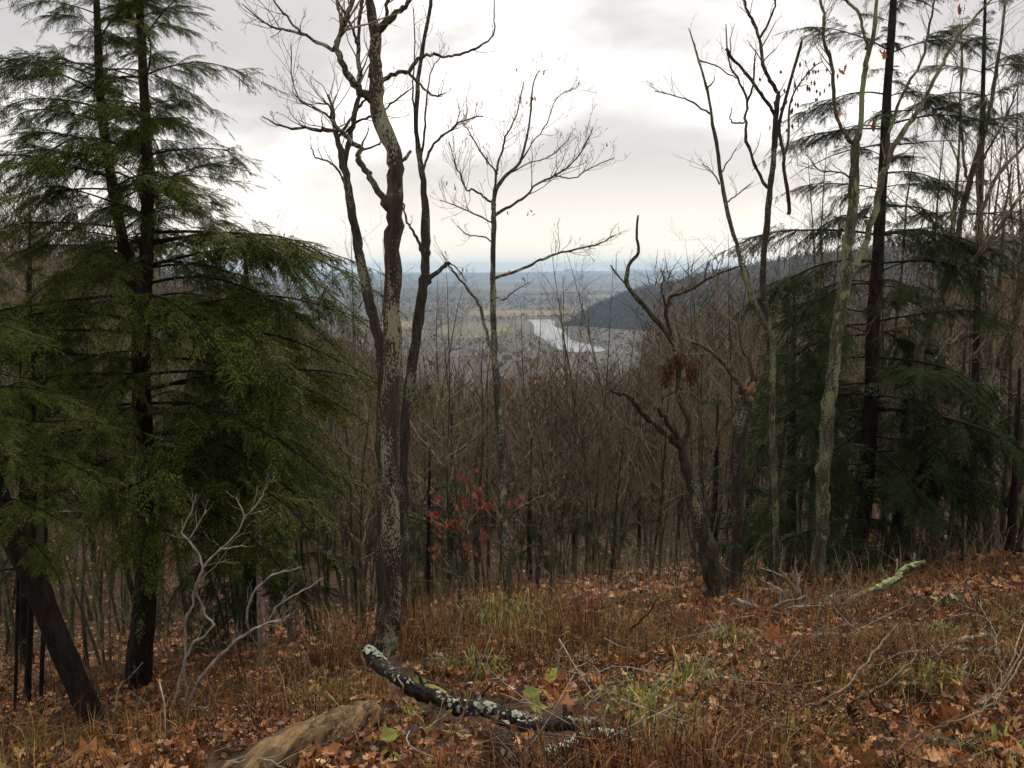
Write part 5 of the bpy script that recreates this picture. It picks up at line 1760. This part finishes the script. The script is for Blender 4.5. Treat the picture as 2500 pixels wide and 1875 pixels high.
def propped(name, label, cat, d, main, forks, mat, lich=0, lmat='lichen_green', lsize=0.014, seed=1, n=0):
    lp, lr = kink(main, d, seed)
    b = lp[0]
    base = Vector((b.x, b.y, gz(b.x, b.y)))
    if b.z > base.z:
        lp = [base - Vector((0, 0, 0.05))] + lp
        lr = [lr[0]] + lr
    e = empty(name, base, label, cat)
    m = MB()
    m.tube(lp, lr, 9, wob=0.1, rg=np.random.default_rng(seed))
    m.build('stem', M[mat], e, base)
    if n:
        tw = MB()
        sprout(tw, lp, lr[0], lr[-1], n, 0.35, random.Random(seed), 2, 0.08)
        o = tw.build('twigs', M['twig_pale'], e, base)
        o['kind'] = 'stuff'
    for fk in forks:
        fp, fr = kink(fk, d, seed + len(fk), random.Random(seed + len(fk)).uniform(-0.2, 0.2))
        m = MB()
        m.tube(fp, fr, 7, wob=0.1, rg=np.random.default_rng(seed + 1))
        if n:
            sprout(m, fp, fr[0], fr[-1], max(2, n // 2), 0.22, random.Random(seed + 5), 1, 0.06)
        m.build('branch', M[mat], e, base)
    if lich:
        lichen_part(e, lp, lr, lich, base, lsize, lmat, seed=seed, cluster=12)
    return e


propped('lichen_branch', 'broken branch thick with yellow-green lichen propped up on the right', 'branch', 6.6,
        [(2020, 1512, 16), (2080, 1474, 20), (2112, 1456, 22), (2149, 1438, 21), (2182, 1418, 18), (2210, 1393, 17), (2235, 1381, 14), (2255, 1376, 10)],
        [[(2229, 1390, 8), (2232, 1370, 7), (2233, 1350, 4)], [(2130, 1455, 12), (2122, 1475, 12), (2114, 1502, 9)]], 'bark_lichen', 420, seed=3, lsize=0.016)
pile = [[(1903, 1388, 4), (1925, 1420, 5), (1945, 1455, 6)], [(1878, 1425, 4), (1910, 1445, 6), (1925, 1490, 7)], [(1950, 1410, 4), (1945, 1450, 5), (1935, 1500, 6)], [(1990, 1530, 8), (2060, 1480, 8), (2140, 1450, 5)], [(1920, 1525, 9), (2000, 1500, 8), (2080, 1465, 5)],
        [(2075, 1440, 4), (2068, 1500, 5), (2060, 1540, 5)], [(2180, 1420, 4), (2172, 1470, 5), (2165, 1520, 5)], [(1800, 1465, 6), (1870, 1490, 8), (1960, 1530, 9)], [(2000, 1560, 8), (2100, 1520, 7), (2220, 1525, 5)], [(1880, 1540, 8), (1960, 1525, 10), (2050, 1520, 8)], [(2130, 1530, 6), (2230, 1512, 6), (2330, 1535, 4)], [(2190, 1365, 3), (2188, 1420, 4), (2205, 1470, 5)], [(1940, 1540, 6), (2010, 1470, 6), (2050, 1440, 3)]]
words = ['first upright twig at the left of the brush pile', 'crooked grey twig at the left end of the brush pile', 'short upright twig behind the crooked one', 'long stick rising right through the brush pile', 'thick stick along the bottom of the brush pile', 'upright twig in the middle of the brush pile', 'upright twig under the lichen branch', 'stick lying left of the brush pile', 'low stick at the front of the brush pile', 'dark stick at the lower left of the brush pile', 'long thin stick reaching right from the brush pile', 'thin fork standing beside the lichen branch tip', 'slanting twig crossing the brush pile']
for k, sp in enumerate(pile):
    sp = [(a_, b_, w_ * 1.5) for a_, b_, w_ in sp]
    sp = sp if sp[0][1] > sp[-1][1] else sp[::-1]
    propped('brush_stick', words[k], 'stick', 6.6 + 0.11 * (k % 6), sp, [], 'twig_pale' if k % 3 else 'twig', 10 if k % 2 else 0, seed=20 + k, n=3, lsize=0.01)

rp = random.Random(404)
for k in range(26):
    cx_, cy_ = rp.uniform(1860, 2330), rp.uniform(1480, 1545)
    ang = rp.gauss(0.25, 0.5)
    ln_ = rp.uniform(60, 190)
    sp = [(cx_ - ln_ * 0.5 * math.cos(ang), cy_ + ln_ * 0.5 * math.sin(ang), rp.uniform(5, 9)), (cx_ + rp.gauss(0, 6), cy_ + rp.gauss(0, 6), rp.uniform(4, 7)), (cx_ + ln_ * 0.5 * math.cos(ang), cy_ - ln_ * 0.5 * math.sin(ang), 3)]
    d_ = rp.uniform(5.6, 6.8)
    e = propped('brush_stick', 'one of the tangled thin sticks of the brush pile on the right', 'stick', d_, sp, [], rp.choice(('twig_pale', 'twig_pale', 'twig')), 6 if k % 3 == 0 else 0, seed=600 + k, n=4, lsize=0.008)
    e['group'] = 'tangled sticks of the brush pile'
# long thin stems arching over the foreground
long_tw = [('long arching twig crossing the brush on the right', [(1925, 1745, 9, 0.06), (2050, 1690, 9, 0.14), (2130, 1600, 8, 0.16), (2190, 1525, 5, 0.14)]),
           ('second arching twig parallel to the long one', [(2030, 1738, 7, 0.05), (2140, 1682, 10, 0.10), (2200, 1640, 8, 0.14), (2250, 1585, 5, 0.16)]),
           ('bent stem sweeping to the lower right corner', [(2215, 1858, 8, 0.04), (2270, 1790, 8, 0.10), (2340, 1758, 7, 0.14), (2430, 1712, 6, 0.16), (2500, 1600, 5, 0.18)]),
           ('thin twig along the bottom edge right of the middle', [(1590, 1868, 5, 0.04), (1700, 1838, 5, 0.08), (1800, 1852, 5, 0.06), (1870, 1868, 4, 0.04)]),
           ('pale twig at the bottom right', [(2150, 1870, 6, 0.05), (2230, 1800, 5, 0.10), (2300, 1790, 4, 0.09)]),
           ('twig slanting up at the right edge', [(2440, 1670, 5, 0.05), (2475, 1600, 5, 0.14), (2510, 1500, 3, 0.2)]),
           ('thin crooked twig in the brush', [(1865, 1775, 5, 0.04), (1890, 1740, 5, 0.08), (1960, 1745, 4, 0.06)]),
           ('dark root-like branch in the bottom right corner', [(2340, 1880, 16, 0.03), (2420, 1830, 14, 0.05), (2520, 1790, 10, 0.06)]),
           ('thin twig across the tan log', [(600, 1830, 5, 0.10), (700, 1790, 6, 0.10), (780, 1800, 5, 0.09), (860, 1830, 4, 0.05)]),
           ('second twig across the lower end of the tan log', [(560, 1860, 5, 0.10), (650, 1856, 5, 0.12), (700, 1880, 5, 0.08)]),
           ('bowed twig below the fallen limb', [(905, 1742, 5, 0.06), (960, 1790, 5, 0.06), (1020, 1790, 5, 0.07), (1090, 1745, 4, 0.09)]),
           ('straight twig slanting below the fallen limb', [(980, 1700, 4, 0.10), (1040, 1765, 6, 0.08), (1120, 1800, 6, 0.05), (1170, 1820, 5, 0.03)]),
           ('twig hooked over the fallen limb', [(960, 1640, 4, 0.24), (985, 1680, 4, 0.2), (975, 1720, 4, 0.08), (1000, 1745, 4, 0.05)]),
           ('forked grey twig right of the fallen limb', [(1400, 1750, 6, 0.03), (1450, 1710, 7, 0.08), (1490, 1685, 4, 0.12)]),
           ('thin upright twig left of the arching ones', [(1860, 1650, 4, 0.02), (1862, 1610, 4, 0.12), (1866, 1595, 3, 0.16)]),
           ('dead twig at lower left, pale and bent', [(245, 1804, 8, 0.02), (215, 1752, 8, 0.10), (204, 1730, 7, 0.16), (218, 1690, 5, 0.26)]),
           ('pale bowed twig between the left trunks', [(283, 1728, 5, 0.03), (290, 1680, 5, 0.2), (318, 1650, 4, 0.3), (348, 1615, 3, 0.4)]),
           ('long thin twig crossing before the hemlock foot', [(302, 1732, 4, 0.05), (370, 1680, 4, 0.15), (430, 1650, 3, 0.2)]),
           ('fallen stick on the slope right of the slender oak', [(1475, 1558, 9, 0.05), (1530, 1540, 10, 0.1), (1580, 1500, 9, 0.3), (1610, 1455, 8, 0.5)])]
for k, (lb, sp) in enumerate(long_tw):
    pts, rad = lie(sp)
    m = MB()
    m.tube(pts, [q * 0.78 for q in rad], 6, wob=0.06, rg=nr)
    b = pts[0]
    base = Vector((b.x, b.y, gz(b.x, b.y)))
    e = empty('fallen_twig', base, lb, 'twig')
    m.build('stem', M['twig_pale' if k in (3, 9, 13, 15, 16) else 'twig'], e, base)
    m = MB()
    sprout(m, pts, rad[0], rad[-1], 6, 0.22, random.Random(k), 2, 0.03)
    o = m.build('side_twigs', M['twig'], e, base)
    o['kind'] = 'stuff'
# many small twigs
sticks = []
for k in range(8):
    rg_ = random.Random(500 + k)
    m = MB()
    tp = twig_path(Vector((-0.18, 0, 0.0)), Vector((1, rg_.gauss(0, 0.2), 0.12)), 0.45, 6, -0.02, rg_, 0.16)
    m.tube(tp, np.linspace(0.0028, 0.0012, 7), 4)
    sprout(m, tp, 0.002, 0.001, 5, 0.12, rg_, 1, 0.02)
    sticks.append(m.mesh('small_twig', M['twig_pale' if k % 2 else 'twig']))
rs = random.Random(91)
for k in range(110):
    y_ = 2.2 * (7.5 / 2.2) ** rs.random()
    x_ = rs.uniform(-0.7, 0.7) * y_
    o = link('small_twig', sticks[k % 8])
    o.location = (x_, y_, gz(x_, y_) + rs.uniform(0.03, 0.10))
    o.rotation_euler = (rs.gauss(0, 0.3), rs.gauss(-0.15, 0.45), rs.uniform(0, 6.28))
    s_ = rs.uniform(0.5, 1.4)
    o.scale = (s_, s_, s_)
    side = 'left of the lichen-covered limb' if x_ < -0.6 else ('round the fallen limbs' if x_ < 0.8 else 'in the brush on the right')
    tag(o, 'short thin dead twig ' + side, 'twig', 'short twigs ' + side)

# individual fallen leaves, the nearest ones
rl = random.Random(17)
for k in range(310):
    y_ = 2.05 * (5.2 / 2.05) ** rl.random()
    x_ = rl.uniform(-0.68, 0.68) * y_
    kind = rl.choice(('oak', 'oak', 'maple', 'oval'))
    if not off_logs(x_, y_, 0.8):
        continue
    o = link('fallen_leaf', rl.choice(LEAF[kind, 'leaf_one']))
    o.location = (x_, y_, gz(x_, y_) + rl.uniform(0.035, 0.085))
    o.rotation_euler = (rl.gauss(0.25, 0.4), rl.gauss(0, 0.4), rl.uniform(0, 6.28))
    s_ = rl.uniform(0.35, 0.8)
    o.scale = (s_, s_, s_)
    side = 'at lower left' if x_ < -0.6 else ('round the fallen limbs' if x_ < 0.8 else 'in the brush on the right')
    kd = {'oak': 'lobed oak leaf', 'maple': 'pointed maple leaf', 'oval': 'oval beech leaf'}[kind]
    tag(o, 'russet fallen ' + kd + ' ' + side, 'leaf', {'oak': 'oak leaves ', 'maple': 'maple leaves ', 'oval': 'beech leaves '}[kind] + side)
for lb, px, row, lift, sz, kind, yaw in (
        ('large yellow-green serrated leaf resting on the black fallen limb', 1055, 1690, 0.16, 0.125, 'oval', 0.2), ('green leaf lying left below the fallen limb', 1008, 1735, 0.09, 0.10, 'oval', 0.4), ('small green leaf above the fallen limb', 1025, 1660, 0.15, 0.065, 'oval', 0.0),
        ('pale yellow leaf hanging at the limb right of the big green leaf', 1088, 1702, 0.12, 0.06, 'oval', 1.4), ('narrow yellow-green leaf below the fallen limb', 1105, 1788, 0.07, 0.085, 'oval', 2.6), ('yellow leaf left of the bowed twig', 955, 1795, 0.07, 0.085, 'oval', 0.5),
        ('yellow leaf on the sprig right of the log', 1300, 1690, 0.16, 0.08, 'oval', 0.2), ('olive leaf low on the sprig right of the log', 1310, 1722, 0.10, 0.10, 'maple', 0.4), ('second yellow leaf on the sprig', 1330, 1690, 0.15, 0.075, 'oval', 1.7), ('tiny green leaf high on the sprig', 1352, 1640, 0.2, 0.05, 'oval', 1.0), ('yellow-green leaf in the middle of the sprig', 1345, 1655, 0.18, 0.055, 'oval', 0.3),
        ('yellow leaf at the bottom edge below the limb', 1065, 1868, 0.05, 0.08, 'oval', 0.6), ('green-yellow leaf at the bottom edge', 955, 1848, 0.05, 0.07, 'oval', 0.2), ('small yellow leaf beside the bottom edge', 1062, 1845, 0.06, 0.05, 'oval', 1.5), ('bright yellow leaf on a sprig left of the middle', 795, 1640, 0.14, 0.06, 'oval', 1.3), ('yellow leaf lower on the left sprig', 770, 1680, 0.1, 0.07, 'oval', 0.2), ('third yellow leaf on the left sprig', 730, 1672, 0.12, 0.06, 'oval', 2.0), ('single green leaf in the brush on the right', 1925, 1762, 0.08, 0.07, 'oval', 0.8), ('round green lichen-like leaf on the raised end of the limb', 932, 1610, 0.27, 0.06, 'oval', 0.0)):
    p = on_ground(px, row, lift)
    o = link('yellow_leaf', rl.choice(LEAF[kind, 'leaf_yellow']))
    o.location = p
    o.rotation_euler = (rl.uniform(0.4, 0.9), rl.gauss(0, 0.25), yaw)
    s_ = sz / 0.1
    o.scale = (s_, s_, s_)
    tag(o, lb, 'leaf')
for lb, px, row, lift, sz, kind, yaw in (
        ('pale orange curled leaf left of the fallen limb', 913, 1712, 0.06, 0.09, 'oval', 0.8), ('broad orange oak leaf below the raised limb', 998, 1700, 0.05, 0.13, 'maple', 0.6), ('broad pink-brown maple leaf right of the log pile', 1372, 1712, 0.08, 0.13, 'maple', 1.2), ('orange leaf at the bottom right of the pile', 1475, 1858, 0.05, 0.11, 'maple', 0.2),
        ('dark red-brown curled leaf beside the tan log', 790, 1845, 0.05, 0.10, 'maple', 0.5), ('second red-brown curled leaf by the tan log', 825, 1862, 0.05, 0.11, 'oak', 1.5), ('orange oak leaf near the lower right', 2215, 1825, 0.06, 0.13, 'oak', 0.5), ('light brown oak leaf by the bleached branch', 2325, 1605, 0.06, 0.16, 'maple', 0.3), ('orange leaf between the two black limbs', 1265, 1785, 0.07, 0.08, 'oval', 0.5), ('pale orange leaf at lower left', 228, 1850, 0.06, 0.12, 'maple', 0.6), ('tan leaf near the brow on the right', 1900, 1560, 0.08, 0.17, 'maple', 0.2)):
    p = on_ground(px, row, lift)
    o = link('orange_leaf', rl.choice(LEAF[kind, 'leaf_orange']))
    o.location = p
    o.rotation_euler = (rl.uniform(0.3, 0.8), rl.gauss(0, 0.25), yaw)
    s_ = sz / 0.1
    o.scale = (s_, s_, s_)
    tag(o, lb, 'leaf')
# upright sprig carrying the yellow leaves
for lb, main, forks, d in (('thin pale sprig with a few yellow leaves right of the limb', [(1350, 1700, 5), (1358, 1660, 5), (1364, 1620, 5), (1364, 1590, 4), (1385, 1564, 2)], [[(1364, 1600, 4), (1360, 1588, 3), (1356, 1585, 2)], [(1300, 1720, 3), (1290, 1680, 3), (1284, 1636, 2)]], 3.7),
                           ('small pale twig standing behind the raised limb', [(1052, 1660, 4), (1052, 1620, 4), (1055, 1598, 3), (1070, 1585, 2)], [], 4.4),
                           ('thin pale stem on the brow left of the slender oak', [(1100, 1560, 3), (1120, 1530, 4), (1128, 1505, 3), (1112, 1470, 2)], [], 6.0),
                           ('curved white stem right of the slender oak on the brow', [(1305, 1535, 5), (1295, 1510, 5), (1288, 1478, 4)], [], 7.0)):
    propped('sprig', lb, 'sprig', d, main, forks, 'twig_pale', 0, seed=31)

# pale bare shrub at the left
propped('bare_shrub', 'pale crooked bare shrub in front of the tall hemlock', 'shrub', 6.1,
        [(452, 1720, 6), (452, 1607, 6), (450, 1525, 6), (456, 1501, 6), (472, 1477, 6), (470, 1452, 6), (484, 1416, 7), (496, 1383, 7), (508, 1371, 6), (541, 1338, 5), (582, 1298, 5), (598, 1261, 5), (635, 1220, 4), (652, 1190, 2)],
        [[(419, 1735, 6), (439, 1656, 6), (452, 1607, 7), (474, 1566, 7), (500, 1554, 6), (523, 1525, 6), (500, 1501, 5), (488, 1468, 5), (480, 1444, 4)],
         [(496, 1383, 6), (484, 1350, 6), (460, 1318, 6), (443, 1302, 5), (447, 1290, 4), (468, 1249, 3), (480, 1205, 2)], [(460, 1318, 5), (484, 1281, 4), (504, 1245, 2)], [(598, 1265, 4), (590, 1240, 3), (576, 1215, 2)],
         [(500, 1375, 5), (540, 1340, 4), (570, 1335, 4), (600, 1335, 2)]], 'twig_pale', 0, seed=41, n=12)
propped('bare_shrub', 'pale shrub stem slanting right in front of the hemlock boughs', 'shrub', 5.8,
        [(462, 1712, 9), (488, 1656, 9), (525, 1615, 9), (570, 1570, 9), (610, 1542, 8), (651, 1521, 7), (688, 1513, 4), (710, 1500, 2)],
        [[(608, 1540, 6), (600, 1521, 6), (606, 1481, 6), (626, 1436, 6), (659, 1407, 5), (692, 1395, 5), (732, 1385, 3)], [(655, 1517, 5), (671, 1485, 5), (712, 1456, 5), (753, 1436, 4), (785, 1412, 2)]], 'twig_pale', 0, seed=42, n=12)
# pale lichened pole and thin dark poles at the left
hero('pale_pole', 'pale spotted slim trunk behind the bare shrub', 'tree', 10.5, 'bark_birch', [(636, 1660, 14), (636, 1560, 14), (634, 1436, 14), (630, 1250, 12), (628, 1000, 10), (622, 800, 6), (618, 650, 3)], [], 8, 0.7, 51)
for k, (px, w, lb) in enumerate(((39, 8, 'thinnest dark pole at the far left edge'), (70, 15, 'thickest of the three dark poles at the left edge'), (102, 11, 'slanting dark pole nearest the leaning hemlock trunk'))):
    hero('dark_pole', lb, 'tree', 8.0 + k * 0.4, 'bark_hemlock', [(px - 4, 1740, w), (px, 1650, w), (px + 4, 1500, w), (px + 10, 1300, w * 0.8), (px + 12, 1000, w * 0.6), (px + 10, 800, 3)], [], 6, 0.6, 60 + k)
# red-leaved sapling
LEAF['oval', 'leaf_red1'] = [leaf_mesh('oval', leafy('leaf_red_one', [(0.0, (0.12, 0.026, 0.020)), (0.6, (0.22, 0.055, 0.042)), (1.0, (0.34, 0.14, 0.09))], 'object', 0.4), 90 + k, 0.1, (0.2, 0.5, 0.8)[k]) for k in range(3)]
e, base, pts = hero('red_sapling', 'sapling holding clusters of dark red leaves right of the lichen-flecked trunk', 'sapling', 8.6, 'bark_oak',
                    [(1118, 1530, 10), (1122, 1460, 9), (1130, 1400, 8), (1128, 1330, 7), (1135, 1270, 5), (1150, 1210, 3), (1140, 1170, 2)],
                    [{'p': [(1126, 1350, 5), (1100, 1300, 4), (1070, 1262, 3), (1058, 1255, 2)], 'n': 4, 'len': 0.3}, {'p': [(1132, 1300, 4), (1165, 1250, 3), (1200, 1232, 3), (1270, 1225, 2)], 'n': 5, 'len': 0.3}, {'p': [(1128, 1400, 4), (1145, 1370, 3), (1140, 1345, 2)], 'n': 2, 'len': 0.2}, {'p': [(1122, 1420, 4), (1090, 1375, 3), (1058, 1345, 2)], 'n': 3, 'len': 0.25}],
                    5, 0.35, 71)
rr_ = random.Random(72)
for cx_, cy_, sx_, sy_, n in ((1070, 1209, 10, 10, 5), (1133, 1235, 16, 16, 11), (1165, 1215, 10, 22, 12), (1196, 1236, 16, 14, 9), (1241, 1231, 10, 12, 5), (1272, 1227, 8, 12, 4), (1061, 1262, 12, 12, 7), (1095, 1283, 18, 14, 12), (1122, 1288, 10, 10, 6), (1184, 1301, 8, 12, 5), (1138, 1352, 12, 12, 6), (1061, 1350, 10, 10, 4), (1132, 1172, 10, 8, 5)):
    for k in range(int(n * 2.2)):
        hang_leaf(e, at(cx_ + rr_.gauss(0, sx_ * 0.8), cy_ + rr_.gauss(0, sy_ * 0.8), 8.6 + rr_.gauss(0, 0.15)) - base, rr_.uniform(0.045, 0.085), 'leaf_red1', 'oval', rr_)
# saplings with a few orange leaves
for lb, px, d, seed, spots_ in (('thin sapling right of the oak with scattered orange leaves', 1345, 11.0, 81, [(1355, 1215), (1375, 1208), (1388, 1215), (1410, 1230), (1345, 1225), (1325, 965), (1340, 945), (1310, 985), (1305, 970), (1300, 1000), (1345, 1180), (1420, 1035), (1440, 1010), (1420, 1060), (1260, 1060), (1290, 1040), (1380, 1160)]),
                                ('bushy sapling left of the hemlock foot with orange leaves', 200, 11.5, 82, [(180, 1130), (220, 1110), (240, 1120), (190, 1180), (180, 1100), (200, 1150), (185, 1200), (230, 1160), (240, 830), (255, 840), (165, 880), (245, 870), (70, 1270), (320, 1010)]),
                                ('sapling at the right with orange leaves before the far hill', 2010, 16.0, 83, [(2005, 700), (2020, 702), (1990, 708), (1930, 705), (1745, 765), (1765, 715), (1700, 800), (2050, 870), (2075, 975), (2210, 790), (2490, 930), (2475, 945), (2050, 1030)])):
    top = min(b_ for a_, b_ in spots_)
    hero('leafy_sapling', lb, 'sapling', d, 'bark_grey', [(px, 1480 if d < 12 else 1420, 9), (px + 4, 1350, 9), (px - 3, 1200, 7), (px + 3, 1050, 5), (px, max(top - 60, 640), 2)],
         [{'p': [(px, 1250, 4), ((px + a_) / 2, (1250 + b_) / 2 - 10, 3), (a_, b_ - 8, 1.5)], 'n': 2, 'len': 0.3} for a_, b_ in spots_[::3]], 12, 0.8, seed, spots_, 0.06 if d < 13 else 0.09)


# ------------------------------------------------------------------ haze over the valley
mh = bpy.data.materials.new('haze')
mh.use_nodes = True
for n_ in list(mh.node_tree.nodes):
    mh.node_tree.nodes.remove(n_)
vol = mh.node_tree.nodes.new('ShaderNodeVolumePrincipled')
vol.inputs['Color'].default_value = (0.52, 0.72, 0.95, 1)
vol.inputs['Density'].default_value = 0.000078
vol.inputs['Density Attribute'].default_value = ''
vol.inputs['Color Attribute'].default_value = ''
vol.inputs['Temperature Attribute'].default_value = ''
vol.inputs['Anisotropy'].default_value = 0.2
mo = mh.node_tree.nodes.new('ShaderNodeOutputMaterial')
mh.node_tree.links.new(vol.outputs[0], mo.inputs['Volume'])
m = MB()
x0, x1, y0, y1, z0, z1 = -24000, 24000, -60, 21500, -165, 110
m.add([(x0, y0, z0), (x1, y0, z0), (x1, y1, z0), (x0, y1, z0), (x0, y0, z1), (x1, y0, z1), (x1, y1, z1), (x0, y1, z1)],
      [(0, 3, 2, 1), (4, 5, 6, 7), (0, 1, 5, 4), (1, 2, 6, 5), (2, 3, 7, 6), (3, 0, 4, 7)])
o = m.build('haze', mh, smooth_shade=False)
tag(o, 'thin blue autumn haze lying over the valley', 'haze', kind='stuff')
